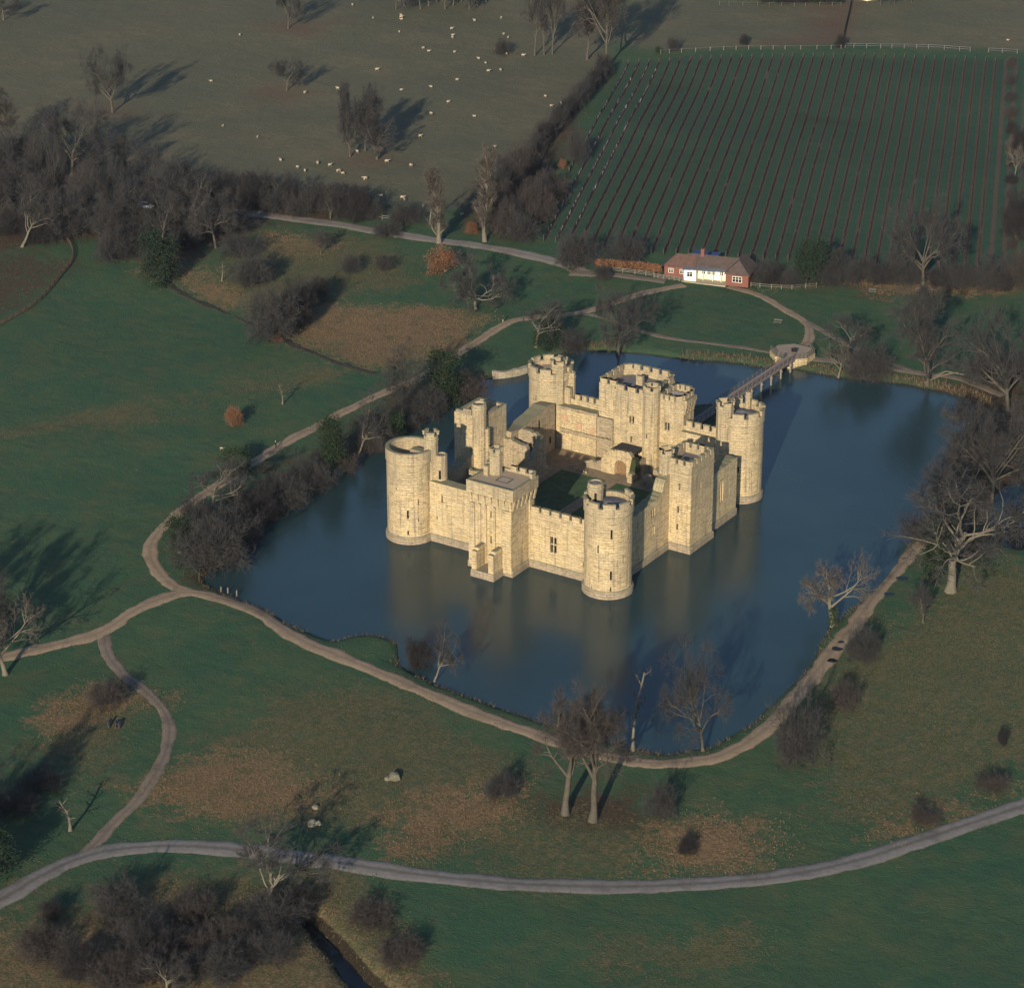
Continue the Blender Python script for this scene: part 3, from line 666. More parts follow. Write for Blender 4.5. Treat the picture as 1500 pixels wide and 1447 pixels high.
b = MB(); b.box(-3.6, -2.2, 27.6, 28.4, 16.2, 18.3); b.box(-.6, 1.2, 26, 29.2, 16.2, 17.0, taper=.6); b.build('chimney', M['stone'], gl)
b = MB(); b.face([(5.8,24.2,16.4), (8.6,24.2,16.4), (8.6,25.7,17.9), (5.8,25.7,17.9)]); b.face([(8.6,27.2,16.4), (5.8,27.2,16.4), (5.8,25.7,17.9), (8.6,25.7,17.9)]); b.face([(8.6,24.2,16.4), (8.6,27.2,16.4), (8.6,25.7,17.9)]); b.face([(5.8,27.2,16.4), (5.8,24.2,16.4), (5.8,25.7,17.9)]); b.build('roof_hatch', M['lead'], gr)
for bx, tp in (((-5.2, -4.85, 21.0, 22.5, 2, 10.8), 0), ((-9.6, -5.25, 22.0, 22.61, 2, 10.4), 0), ((2.2, 3.4, 20.2, 21.45, 2, 7.8), .1), ((3.0, 5.0, 19.4, 20.6, 2, 6.4), .3)):
    b = MB(); b.box(*bx, taper=tp); b.build('buttress', M['rubble'], gh)

# curtain walls
def ragged(name, parent, p0, p1, th, prof, z0=.5, mat='stone', jit=.12, label=None, holes=None, step=.55):
    """wall slab from p0 to p1 (outer face on the right of travel... inner side to the left), top profile [(t, z)]"""
    fn, L = edge_fn(p0, p1); n = max(3, int(L/step)); ts = [i/n for i in range(n+1)]
    tp = [np.interp(t_, [q[0] for q in prof], [q[1] for q in prof])+random.uniform(-jit, jit) for t_ in ts]
    zm = min(tp)-.15; mb = MB()
    grid_wall(mb, fn, [t_*L for t_ in ts], z0, zm, holes or [], .5)
    for i in range(n):
        a, b = ts[i]*L, ts[i+1]*L
        mb.face([fn(a, zm, 0), fn(b, zm, 0), fn(b, tp[i+1], 0), fn(a, tp[i], 0)], [(a, zm), (b, zm), (b, tp[i+1]), (a, tp[i])])
        mb.face([fn(b, z0, th), fn(a, z0, th), fn(a, tp[i], th), fn(b, tp[i+1], th)], [(b, z0), (a, z0), (a, tp[i]), (b, tp[i+1])])
        m = th/2; dz = random.uniform(-.06, .12)
        mb.face([fn(a, tp[i], 0), fn(b, tp[i+1], 0), fn(b, tp[i+1], th), fn(a, tp[i], th)], [(a, 0), (b, 0), (b, th), (a, th)])
    for u, k in ((0, 0), (L, n)):
        q = [fn(u, z0, th), fn(u, z0, 0), fn(u, tp[k], 0), fn(u, tp[k], th)]
        mb.face(q if k == 0 else q[::-1], [(0, z0), (th, z0), (th, tp[k]), (0, tp[k])])
    o = mb.build(name, M[mat], parent)
    if label: tag(o, label)
    for h in (holes or []): window_obj(o, fn, h, .5)
    return o
def wall_plinth(parent, p0, p1, out=.3, h=1.5):
    fn, L = edge_fn(p0, p1); mb = MB(); n = max(2, int(L/1.5))
    for i in range(n):
        a, b = L*i/n, L*(i+1)/n
        for (da, za), (db_, zb) in (((-out, -1.2), (-out, h-.45)), ((-out, h-.45), (.02, h))):
            mb.face([fn(a, za, da), fn(b, za, da), fn(b, zb, db_), fn(a, zb, db_)], [(a, za), (b, za), (b, zb), (a, zb)])
    mb.build('plinth', M['plinth'], parent)
c = ragged('curtain_wall', castle, (-17.8,-24.6), (-4.7,-24.6), 2.2, [(0,12.0), (1,11.8)], jit=.05, label='front curtain wall left of the postern tower, without battlements', holes=[(3.3,3.65,8.2,9.6), (2.2,2.45,4.6,5.2), (10.5,10.8,3.6,5.2)]); wall_plinth(c, (-17.8,-24.6), (-4.7,-24.6))
c = ragged('curtain_wall', castle, (4.4,-24.2), (17.6,-24.2), 2.2, [(0,11.1), (1,11.1)], jit=.02, label='front curtain wall right of the postern tower with a four-light window', holes=[(4.5,5.9,3.9,7.0,'cross'), (11.6,11.9,6.4,7.8), (11.5,11.8,2.6,3.6)]); wall_plinth(c, (4.4,-24.2), (17.6,-24.2)); place_merlons(c, (4.6,-24.2), (17.5,-24.2), 11.1, 6, .72, .55, 1.0)
b = MB(); b.box(4.6, 17.5, -24.32, -24.2, 9.5, 9.75); b.build('string_course', M['stone'], c)
c = ragged('curtain_wall', castle, (22.1,-20.7), (22.1,-4.0), 2.0, [(0,11.2), (.5,11.4), (.72,11.8), (.84,12.4), (.88,14.2), (1,14.8)], jit=.2, label='right-hand curtain wall between the nearest round tower and the square tower', holes=[(10.2,11.5,8.6,10.2,'two'), (10.2,11.5,4.8,6.4,'two'), (5,5.4,8.4,9.8), (14.6,14.9,6,7)]); wall_plinth(c, (22.1,-20.7), (22.1,-4.0))
c = ragged('curtain_wall', castle, (25.2,4.5), (25.2,16.4), 2.2, [(0,11.4), (1,11.6)], jit=.1, label='right-hand curtain wall beyond the square tower with a tall chapel window', holes=[(5.2,6.6,4.6,8.6,'two'), (9,9.3,5,6.2)]); wall_plinth(c, (25.2,4.5), (25.2,16.4))
c = ragged('curtain_wall', castle, (25.2,16.4), (22.0,16.9), 1.8, [(0,11.6), (1,11.4)], jit=.1, label='short return of the right-hand wall meeting the round tower'); wall_plinth(c, (25.2,16.4), (22.0,16.9))
c = ragged('curtain_wall', castle, (17.6,24.6), (9.7,24.6), 2.4, [(0,11.4), (1,11.4)], jit=.02, label='back curtain wall right of the gatehouse with its battlements'); place_merlons(c, (17.4,23.8), (9.9,23.8), 12.3, 4, .66, .5, 1.1); b = MB(); b.box(9.8, 17.6, 23.2, 23.85, 11.39, 12.3); b.build('parapet', M['stone'], c)
c = ragged('curtain_wall', castle, (-9.0,24.8), (-18.0,24.8), 3.2, [(0,11.0), (1,11.0)], jit=.06, label='back curtain wall left of the gatehouse with fireplaces on its inner face', holes=[]); place_merlons(c, (-9.2,24.4), (-15.5,24.4), 12.1, 4, .62, .55, 1.1); b = MB(); b.box(-16.2, -9.0, 23.7, 24.4, 10.95, 12.1); b.box(-17.4, -16.0, 23.2, 24.4, 10.95, 14.4, taper=.1); b.build('parapet', M['stone'], c)
b = MB()
for i in range(24):
    x = -17.2+i*.52; b.box(x, x+.53, 21.28+random.uniform(-.05, .05), 21.62, 5.7+random.uniform(-.25, .2), 6.35+random.uniform(-.05, .2))
for x in np.arange(-17, -9.2, .6): b.box(x, x+.61, 21.25+random.uniform(-.05, .08), 21.62, 10.6+random.uniform(-.1, .05), 11.12+random.uniform(-.03, .1))
b.build('string_course', M['rubble'], c)
M['fire'] = plain('fire_reddened_stone', (.40, .27, .17), .3, 2)
for x, z in ((-16.2,8.6), (-12.9,7.6), (-9.9,7.2)): b = MB(); b.box(x-.6, x+.6, 21.5, 21.62, z-.7, z+.7); b.build('fireplace', M['fire'], c)
c = ragged('curtain_wall', castle, (-20.9,20.6), (-20.9,4.6), 3.0, [(0,11.6), (.2,12.2), (.5,11.2), (.8,10.8), (1,11.2)], jit=.1, step=1.1, mat='rubble', label='thick ivy-topped wall between the far round tower and the square left tower')
for q in ((14.5,9.2,.5,1.9), (14.2,4.0,1.4,2.4), (18.6,4.5,.6,1.4)): b = MB(); b.box(-17.93, -17.885, q[0], q[0]+q[2], q[1]-q[3]/2, q[1]+q[3]/2); b.build('window', M['void'], c)
c = ragged('curtain_wall', castle, (-22.4,-4.0), (-22.4,-20.6), 2.2, [(0,9.8), (.4,8.4), (1,11.2)], jit=.25, mat='rubble', label='broken left-hand wall between the square tower and the ruined round tower')
# ruined inner walls of the ranges
def ruin(p0, p1, th, prof, label, z0=1.6, jit=.3, holes=None): return ragged('ruined_wall', castle, p0, p1, th, prof, z0, 'rubble', jit, label, holes)
ruin((-20.3,3.6), (-12.5,3.9), 1.1, [(0,10.4), (.5,9.8), (.78,9.5), (.84,8.0), (.93,6.8), (1,5.5)], 'tall ragged inner wall facing the front, nearer of two', jit=.25)
ruin((-18.4,7.2), (-12.4,7.4), 1.0, [(0,10.6), (.3,11.2), (.7,10.8), (.9,10.3), (1,9.5)], 'tall ragged inner wall facing the front, farther of two', jit=.25)
ruin((-12.4,-19.5), (-12.4,12.0), 1.0, [(0,5.2), (.3,4.4), (.6,5.2), (.74,7.0), (.82,9.8), (.87,9.0), (.9,3.6), (1,2.6)], 'inner wall of the left range beside the lawn', jit=.4)
ruin((-22.0,-7.8), (-13.6,-7.4), .9, [(0,8.6), (.15,8.0), (.4,7.3), (1,7.6)], 'low broken cross wall between the left tower and the postern tower', jit=.25)
ruin((-16.6,-20.5), (-16.6,-8), .9, [(0,6), (.5,5.4), (1,7.0)], 'broken wall inside the front left corner', jit=.35)
ruin((-22.4,-3.0), (-19.9,-5.6), 2.6, [(0,9.6), (1,6.5)], 'sloping rubble buttress at the foot of the left tower', jit=.3)
ruin((13.2,-19), (13.2,13), .9, [(0,5.0), (.4,3.2), (.6,3.0), (.8,4.2), (1,6.0)], 'inner wall of the right range', jit=.45)
ruin((6.0,18.2), (13.0,18.2), .9, [(0,4.2), (.4,3.4), (1,5.2)], 'low broken wall right of the courtyard porch', jit=.4)
ruin((-8.4,16.2), (-3.9,16.2), .9, [(0,3.0), (.3,3.9), (.6,3.6), (1,4.4)], 'low sunlit wall left of the courtyard porch', jit=.25)
ruin((5.4,15.2), (9.6,14.2), 1.2, [(0,3.8), (.5,3.2), (1,3.0)], 'shadowed rubble stub by the porch', jit=.4)
# porch with the arched way
po = empty('porch', (0, 0, 0)); po.parent = castle; tag(po, 'ruined stone porch with a wooden-doored archway in the courtyard')
mb = MB(); fn, L = edge_fn((-4.4,16.0), (3.9,16.0)); a0, a1 = 3.0, 5.7; zs = 3.9; rad = (a1-a0)/2
mb.face([fn(0,1.8,0), fn(a0,1.8,0), fn(a0,zs,0), fn(0,zs,0)], [(0,1.8), (a0,1.8), (a0,zs), (0,zs)]); mb.face([fn(a1,1.8,0), fn(L,1.8,0), fn(L,zs,0), fn(a1,zs,0)], [(a1,1.8), (L,1.8), (L,zs), (a1,zs)])
xs = list(np.linspace(0, a0, 6))+[a0+rad-rad*math.cos(math.pi*i/8) for i in range(1, 8)]+list(np.linspace(a1, L, 6))
topz = [np.interp(x, [0, .8, 1.8, 4.5, 6.2, 7.2, L], [4.6, 5.9, 7.0, 7.3, 7.2, 6.0, 4.6])+random.uniform(-.2, .2) for x in xs]
low = [zs+(math.sqrt(max(0, rad**2-(x-a0-rad)**2)) if a0 <= x <= a1 else 0) for x in xs]
for i in range(len(xs)-1):
    a, b = xs[i], xs[i+1]; mb.face([fn(a,low[i],0), fn(b,low[i+1],0), fn(b,topz[i+1],0), fn(a,topz[i],0)], [(a,low[i]), (b,low[i+1]), (b,topz[i+1]), (a,topz[i])])
    mb.face([fn(a,topz[i],0), fn(b,topz[i+1],0), fn(b,topz[i+1]-.2,1.1), fn(a,topz[i]-.2,1.1)], [(a,0), (b,0), (b,1), (a,1)])
    mb.face([fn(b,1.8,1.1), fn(a,1.8,1.1), fn(a,topz[i]-.2,1.1), fn(b,topz[i+1]-.2,1.1)], [(b,2), (a,2), (a,6), (b,6)])
    if a0-.01 <= a and b <= a1+.01: mb.face([fn(b,low[i+1],0), fn(a,low[i],0), fn(a,low[i],1.05), fn(b,low[i+1],1.05)])
mb.face([fn(a0,1.8,0), fn(a0,1.8,1.05), fn(a0,zs,1.05), fn(a0,zs,0)]); mb.face([fn(a1,1.8,1.05), fn(a1,1.8,0), fn(a1,zs,0), fn(a1,zs,1.05)])
mb.build('front_wall', M['stone'], po)
b = MB(); 
for k in range(7):
    x = a0+.02+k*(a1-a0-.04)/7; z = zs+math.sqrt(max(0, rad**2-(x+.2-a0-rad)**2)); p = fn(x, 0, 0); b.box(p[0], p[0]+.36, 16.85+.03*(k % 2), 16.97, 1.95, z)
b.build('door', M['wood'], po)
b = MB(); b.box(-4.3, -3.4, 17.1, 21.3, 1.8, 5.6, taper=.1); b.box(2.9, 3.8, 17.1, 21.3, 1.8, 5.4, taper=.12); b.box(2.6, 3.7, 14.0, 15.99, 1.8, 3.9, taper=.08); b.build('side_wall', M['rubble'], po)
b = MB(); b.box(-2.6, 2.4, 17.2, 20.6, 6.6, 6.85); b.build('roof', plain('dark_slate', (.035, .034, .036), .5, 3), po)
b = MB(); b.box(2.4, 3.9, 15.2, 17.0, 3.7, 6.4, taper=.3); b.build('ivy', plain('wall_ivy', (.035, .045, .022), .4, 4), po)
# courtyard
b = MB(); b.box(-21.6, 21.2, -23.2, 22.5, -1.2, 2.0); b.box(21.2, 24.6, 5, 16.2, -1.2, 1.99); tag(b.build('courtyard_gravel', plain('courtyard_gravel', (.20, .155, .105), .25, 1.2)), kind='structure')
lawnm = plain('courtyard_lawn', (.036, .070, .034), .3, .8)
for x0, x1 in ((-11.3,-1.3), (1.2,12.2)):
    b = MB(); b.face([(x0,-18.5,2.02), (x1,-18.5,2.02), (x1,12.6,2.02), (x0,12.6,2.02)]); tag(b.build('courtyard_lawn', lawnm), kind='structure')
rr = random.Random(8)
for k, (x, y) in enumerate(((-9.6,14.2), (-7.2,13.9), (6.5,14.6), (8.2,13.6))):
    mb = MB()
    for q in range(7): mb.box(-.3, .3, -.2, .2, 1.95, 2.15+rr.random()*.5, 0, rr.random()*3, (x+rr.uniform(-1, 1), y+rr.uniform(-.4, .4)), .06)
    tag(mb.build('rubble', M['rubble'], castle), 'low heap of fallen stones on the courtyard gravel')

# ------------------------------------------------------------------ octagon island, bridge and landing on the bank
ib = MB(); P = ngon(-1.0, 51.5, 9.2, 8, math.pi/8); Q = inset(P, .5); T = 1.55
for i in range(8):
    j = (i+1) % 8; ib.face([(*P[i], -1.2), (*P[j], -1.2), (*Q[j], T-.25), (*Q[i], T-.25)], [(0,0), (7,0), (7,2.5), (0,2.5)], 0); ib.face([(*Q[i], T-.25), (*Q[j], T-.25), (*inset(Q, .8)[j], T), (*inset(Q, .8)[i], T)], None, 1)
ib.face([(*p, T) for p in inset(Q, .8)], None, 1)
tag(ib.build('octagon_island', [M['bank_stone'], plain('island_grass', (.032, .060, .034), .3, .7)]), 'flat grassy octagonal island in the moat carrying the bridge to the gatehouse', 'island')
BX0, BX1, BZ = -2.1, .15, 2.35
br = empty('footbridge', (0, 0, 0), 0, 'long straight timber footbridge across the moat to the gatehouse', 'bridge')
b = MB(); b.box(BX0, BX1, 33.2, 89.6, BZ-.16, BZ); b.build('deck', plain('bridge_boards', (.215, .175, .15), .2, 3), br)
b = MB()
for x in (BX0+.15, BX1-.4): b.box(x, x+.25, 33.2, 89.4, BZ-.55, BZ-.163)
b.build('beam', M['greywood'], br)
pile = MB(); pile.box(-.16, .16, -.16, .16, -1.6, BZ-.2); pm = pile.mesh('pile', M['palewood'])
post = MB(); post.box(-.055, .055, -.055, .055, 0, 1.15); qm = post.mesh('railing_post', M['greywood'])
for y in np.arange(34.5, 88.5, 4.4):
    if 43 < y < 60: continue
    for x in (BX0+.1, BX1-.02): link('pile', pm, br, (x, y, 0))
    b = MB(); b.box(BX0-.3, BX1+.3, y-.13, y+.13, BZ-.8, BZ-.553); b.build('cross_beam', M['palewood'], br)
for x in (BX0+.06, BX1-.06):
    for y in np.arange(34, 89.5, 2.0): link('railing_post', qm, br, (x, y, BZ-.01))
    for z in (.5, 1.08):
        b = MB(); b.box(x-.04+.1*(1 if x < -1 else -1), x+.04+.1*(1 if x < -1 else -1), 33.6, 89.5, BZ+z-.05, BZ+z+.05); b.build('handrail', M['greywood'], br)
ab = empty('bridge_landing', (-2.6, 93.4, 0), 0, 'pale stone octagonal landing at the bank end of the footbridge', 'landing')
P = ngon(0, 0, 4.9, 8, math.pi/8); b = MB()
for i in range(8):
    j = (i+1) % 8; b.face([(*P[i], -1), (*P[j], -1), (*P[j], 2.2), (*P[i], 2.2)], [(i*3.7,-1), (i*3.7+3.7,-1), (i*3.7+3.7,2.2), (i*3.7,2.2)])
b.face([(*p, 2.2) for p in P]); b.build('wall', M['stone'], ab)
b = MB(); b.face([(*p, 2.215) for p in inset(P, .35)]); b.build('paving', plain('pale_gravel', (.25, .20, .155), .15, 2), ab)
for i in (4, 5, 6, 7, 0):
    if i == 5: 
        segs = [(0, .12), (.85, 1)]
    p0, p1 = np.array(inset(P, .2)[i]), np.array(inset(P, .2)[(i+1) % 8]); d = p1-p0; L = np.linalg.norm(d)
    for k in range(4):
        q = p0+d*k/4
        if abs(q[0]-1.6) < 1.15 and q[1] < 0: continue
        link('railing_post', qm, ab, (q[0], q[1], 2.2))
    if i != 5:
        for z in (2.7, 3.3):
            b = MB(); b.box(0, L, -.04, .04, z-.05, z+.05, 0, math.atan2(d[1], d[0]), p0); b.build('handrail', M['greywood'], ab)
nb = empty('noticeboard', (-1.6, 92.0, 2.2), .3, 'small dark noticeboard where the bridge meets its stone landing', 'noticeboard')
b = MB(); b.box(-.55, .55, -.06, .06, .6, 1.5); b.build('panel', M['void'], nb); b = MB(); b.box(-.5, -.42, .061, .12, 0, 1.5); b.box(.42, .5, .061, .12, 0, 1.5); b.build('legs', M['greywood'], nb)
bank = chain(GW([(722,553),(740,554),(758,551),(776,545),(792,534)]), .8); mb = MB()
for i in range(len(bank)-1):
    h0, h1 = 1.5+vnoise(i*.8, 0, 1.2, 4)*.5, 1.5+vnoise(i*.8+.8, 0, 1.2, 4)*.5; a, b_ = bank[i], bank[i+1]; nrm = np.array([-(b_-a)[1], (b_-a)[0]]); nrm = nrm/np.linalg.norm(nrm)
    mb.face([(*a, -.8), (*b_, -.8), (*b_, h1), (*a, h0)], [(i*.8,-.8), (i*.8+.8,-.8), (i*.8+.8,h1), (i*.8,h0)]); c0, c1 = a+nrm*.9, b_+nrm*.9
    mb.face([(*a, h0), (*b_, h1), (*c1, h1), (*c0, h0)]); mb.face([(*b_, -.8), (*a, -.8), (*c0, -.8), (*c1, -.8)]); mb.face([(*c1, -.3), (*c0, -.3), (*c0, h0), (*c1, h1)])
tag(mb.build('retaining_wall', M['bank_stone']), 'pale stone retaining wall along the far left moat bank behind the towers', 'wall')
#PART2
# ---- trees: prototypes grown branch by branch
def bark(name, c, moss=.3):
    k = N(name); p = k.pos(); n = k.noise(1.5, p, 4, .7)
    col = k.ramp(n, [(.3, tuple(x*.6 for x in c)), (.7, c)])
    col = k.mix(k.math('MULTIPLY', k.ramp(k.noise(.5, p), [(.5, (0,0,0)), (.7, (1,1,1))]), moss), col, (.10, .11, .05))
    k.bump(k.noise(6, k.scl(p, (1, 1, .2)), 3), .5, .1); return k.col(col)
M['bark'] = bark('grey_brown_bark', (.098, .086, .072)); M['palebark'] = bark('pale_dead_bark', (.175, .155, .125), .35); M['darkbark'] = bark('dark_bark', (.065, .055, .048), .1)
def twigmat(name, c):
    k = N(name); n = k.noise(.35, k.pos(), 3)
    return k.col(k.ramp(n, [(.3, tuple(x*.75 for x in c)), (.7, tuple(x*1.2 for x in c))]))
M['twig'] = twigmat('winter_twigs', (.043, .042, .043)); M['twigred'] = twigmat('reddish_twigs', (.054, .046, .043)); M['twigpale'] = twigmat('pale_twigs', (.085, .074, .064)); M['twigdark'] = twigmat('dark_twigs', (.027, .025, .027))
M['leafgreen'] = twigmat('evergreen_leaves', (.016, .030, .018)); M['leafivy'] = twigmat('ivy_leaves', (.018, .033, .016)); M['leaforange'] = twigmat('dead_beech_leaves', (.17, .085, .048)); M['leafolive'] = twigmat('holly_leaves', (.026, .046, .020))
class Arr:
    def __init__(s): s.v = []; s.f = []; s.n = 0
    def tri(s, a, b, c): s.v += [a, b, c]; s.f.append((s.n, s.n+1, s.n+2)); s.n += 3
    def quad(s, a, b, c, d): s.v += [a, b, c, d]; s.f.append((s.n, s.n+1, s.n+2, s.n+3)); s.n += 4
def sliver(A, p, d, w_, rng):
    q = d.cross(Vector((rng.gauss(0,1), rng.gauss(0,1), rng.gauss(0,1)))); q.normalize(); q *= w_*.5
    A.tri(tuple(p-q), tuple(p+q), tuple(p+d))
def grow_tree(seed, H=18, trunk=.28, r0=.5, nch=(6, 5, 5), ang=(50, 42, 40), ratio=(.62, .55, .5), up=(.02, .05, .06, .05), wander=.16, lean=(0, 0), tw=5, twl=1.3, tww=.045, stems=1, maxtube=1, spread=0.0, lo=.35, leaf=None, droop=0):
    rng = random.Random(seed); tb = MB(); tw_tubes = MB(); A = Arr(); tips = []
    rv = lambda: Vector((rng.gauss(0,1), rng.gauss(0,1), rng.gauss(0,1)))
    last = len(nch)
    def grow(p, d, L, r, lev):
        n = (6, 5, 4, 3)[min(lev, 3)]; pts = [p.copy()]; rad = [r]; dirs = [d.copy()]
        for i in range(n):
            d = (d+rv()*wander*(.45 if lev == 0 else 1)+Vector((0, 0, up[min(lev, len(up)-1)]))).normalized(); p = p+d*(L/n); pts.append(p.copy()); dirs.append(d.copy())
            rad.append(max(.012, r*(1-.72*(i+1)/n if lev else 1-.5*(i+1)/n)))
        if lev == 0: rad[0] = r*1.55
        (tb if lev <= maxtube else tw_tubes).tube(pts, rad, (7, 5, 4, 3)[min(lev, 3)], cap=False)
        if lev < last:
            m = nch[lev]; az = rng.random()*6.28
            for k in range(m):
                l0 = lo if lev else (.55 if trunk_first else lo); t = l0+(1-l0)*((k+rng.random()*.8)/m); t = min(t, .999); q = t*n; i = int(q); f = q-i
                pos = pts[i].lerp(pts[i+1], f); dd = dirs[i]; az += 2.4+rng.gauss(0, .35)
                o = dd.orthogonal().normalized(); o = Matrix.Rotation(az, 3, dd) @ o; an = R_(ang[lev]*rng.uniform(.65, 1.25))
                cdv = (dd*math.cos(an)+o*math.sin(an)+Vector((0, 0, -droop*rng.random()))).normalized()
                rr_ = (rad[i]*(1-f)+rad[i+1]*f)*rng.uniform(.5, .75); grow(pos, cdv, L*ratio[lev]*rng.uniform(.7, 1.25)*(1.1-.45*t if lev else 1), rr_, lev+1)
            if lev: grow_tip(pts[-1], dirs[-1], L*.5, rad[-1])
        if lev >= last-1:
            for k in range(tw):
                i = rng.randrange(1, n+1); pos = pts[i]; dd = (dirs[i]+rv()*.75+Vector((0, 0, .15))).normalized(); sliver(A, pos, dd*twl*rng.uniform(.5, 1.3), tww, rng); tips.append(pos)
    def grow_tip(p, d, L, r):
        for k in range(max(2, tw//2)): sliver(A, p, (d+rv()*.5).normalized()*twl*rng.uniform(.5, 1.4), tww, rng)
    trunk_first = trunk > 0 and stems == 1 and spread == 0
    if stems > 1:
        for k in range(stems):
            an = 6.28*k/stems+rng.random(); s_ = rng.uniform(.2, 1)*spread
            grow(Vector((math.cos(an), math.sin(an), 0))*H*.05*rng.random(), Vector((math.cos(an)*s_, math.sin(an)*s_, 1)).normalized(), H*trunk*rng.uniform(.7, 1.1), r0*rng.uniform(.5, 1), 0)
    else: grow(Vector((0, 0, -.3)), Vector((lean[0], lean[1], 1)).normalized(), H*trunk, r0, 0)
    if leaf:
        cnt, size = leaf
        for _ in range(cnt):
            c = rng.choice(tips)+rv()*size*1.6; n1 = rv().normalized(); n2 = n1.orthogonal().normalized(); n3 = n1.cross(n2); s_ = size*rng.uniform(.5, 1.1)
            A.quad(tuple(c-n2*s_*.5), tuple(c-n3*s_*.3), tuple(c+n2*s_*.5), tuple(c+n3*s_*.3))
    return tb, tw_tubes, A
PROTO = {}; TRI = {}
def proto(name, bm, tm, **kw):
    tb, tt, A = grow_tree(**kw)
    b = len(tt.v); V = tt.v+A.v; F = tt.f+[tuple(b+i for i in f) for f in A.f]
    mt = tb.mesh('trunk', M[bm]); mc = bpy.data.meshes.new('crown'); mc.from_pydata(V, [], F); mc.materials.append(M[tm]); mc.update(); TRI[name] = len(F)
    P = np.array(V+tb.v); z1 = np.percentile(P[:,2], 99.9); rad = np.percentile(np.hypot(P[:,0]-np.median(P[:,0]), P[:,1]-np.median(P[:,1])), 98.5)
    PROTO[name] = (mt, mc, float(z1), float(rad*2))
OAK = dict(H=18, trunk=.26, r0=.40, nch=(9, 6, 6, 4), ang=(50, 44, 42, 40), ratio=(1.6, .54, .52, .55), up=(.02, .05, .05, .04), wander=.2, tw=5, twl=1.25, tww=.036, maxtube=2)
for i in range(3): proto('oak%d' % i, 'bark', 'twig', seed=11+i, **OAK)
proto('oakd', 'bark', 'twig', seed=23, **{**OAK, 'tw': 7, 'tww': .038, 'r0': .46, 'wander': .13})
proto('oakred', 'bark', 'twigred', seed=21, **OAK)
TALL = dict(H=20, trunk=.55, r0=.30, nch=(11, 6, 5, 4), ang=(34, 36, 38, 38), ratio=(.62, .5, .52, .55), up=(.02, .10, .09, .05), wander=.2, tw=5, twl=1.2, tww=.036, maxtube=2, spread=.001, lo=.18)
for i in range(3): proto('tall%d' % i, 'bark', 'twig', seed=31+i, **TALL)
proto('talld', 'bark', 'twig', seed=24, **{**TALL, 'tw': 6, 'tww': .038, 'lo': .10, 'nch': (15, 6, 5, 4), 'ang': (40, 38, 38, 38)})
proto('tallred', 'bark', 'twigred', seed=37, **TALL)
proto('twin', 'bark', 'twigred', seed=39, **{**TALL, 'r0': .55, 'wander': .28, 'ang': (46, 40, 38, 38), 'lo': .35})
proto('poplar', 'palebark', 'twigpale', seed=41, H=20, trunk=.95, r0=.38, nch=(46, 5, 3), ang=(24, 20, 20), ratio=(.20, .5, .5), up=(.02, .22, .2, .1), tw=8, twl=1.2, tww=.055, spread=.001, lo=.10)
BUSH = dict(H=6, trunk=.55, r0=.09, nch=(7, 5, 3), ang=(44, 44, 40), ratio=(.74, .62, .6), up=(.02, .03, .03), tw=5, twl=.9, tww=.030, stems=12, spread=1.9, lo=.06, maxtube=0)
for i in range(3): proto('bush%d' % i, 'darkbark', 'twig', seed=51+i, **BUSH)
proto('bushred', 'darkbark', 'twigred', seed=55, **BUSH)
proto('bushdark', 'darkbark', 'twigdark', seed=56, **{**BUSH, 'tw': 8})
proto('dead0', 'palebark', 'twigpale', seed=61, H=15, trunk=.32, r0=.42, nch=(8, 6, 5, 4), ang=(52, 46, 45, 42), ratio=(1.3, .52, .5, .5), up=(.02, .04, .05, .05), wander=.27, tw=4, twl=.7, tww=.03, maxtube=3)
proto('dead1', 'palebark', 'twig', seed=62, H=15, trunk=.42, r0=.38, nch=(8, 6, 5, 4), ang=(56, 46, 45, 40), ratio=(1.0, .5, .5, .5), up=(.02, .03, .05, .05), wander=.24, tw=3, twl=.9, tww=.045, maxtube=2)
proto('snag', 'palebark', 'twig', seed=63, H=14, trunk=.95, r0=.34, nch=(8, 3, 2), ang=(60, 45, 40), ratio=(.16, .5, .5), up=(.02, .1, .05), wander=.2, tw=4, twl=.9, tww=.04, maxtube=1, spread=.001, lo=.3)
proto('lean', 'palebark', 'twig', seed=64, H=15, trunk=.40, r0=.32, lean=(.5, .1), nch=(8, 6, 5, 4), ang=(44, 44, 42, 40), ratio=(1.1, .55, .5, .5), up=(.03, .03, .03), wander=.26, tw=4, twl=1.0, tww=.045, maxtube=2)
proto('sprawl', 'palebark', 'twig', seed=66, H=13, trunk=.22, r0=.36, nch=(9, 6, 6, 4), ang=(68, 44, 42, 40), ratio=(2.3, .5, .5, .5), up=(.02, .06, .04), wander=.28, tw=4, twl=1.0, tww=.05, maxtube=2)
EVG = dict(H=10, trunk=.7, r0=.3, nch=(14, 5, 3), ang=(60, 42, 42), ratio=(.48, .55, .5), up=(.02, .03, .03), tw=3, twl=.5, spread=.001, lo=.08)
proto('evergreen', 'darkbark', 'leafgreen', seed=71, leaf=(7500, .42), **EVG)
proto('ivytree', 'bark', 'leafivy', seed=72, leaf=(6500, .38), **{**EVG, 'H': 13, 'ratio': (.28, .5, .5), 'nch': (26, 4, 2)})
proto('holly', 'darkbark', 'leafolive', seed=73, leaf=(5500, .34), **{**EVG, 'H': 6, 'trunk': .6, 'ratio': (.7, .55, .5)})
proto('beech', 'bark', 'leaforange', seed=74, leaf=(5000, .36), **{**EVG, 'H': 7, 'trunk': .6, 'ratio': (.62, .55, .5), 'lo': .22})
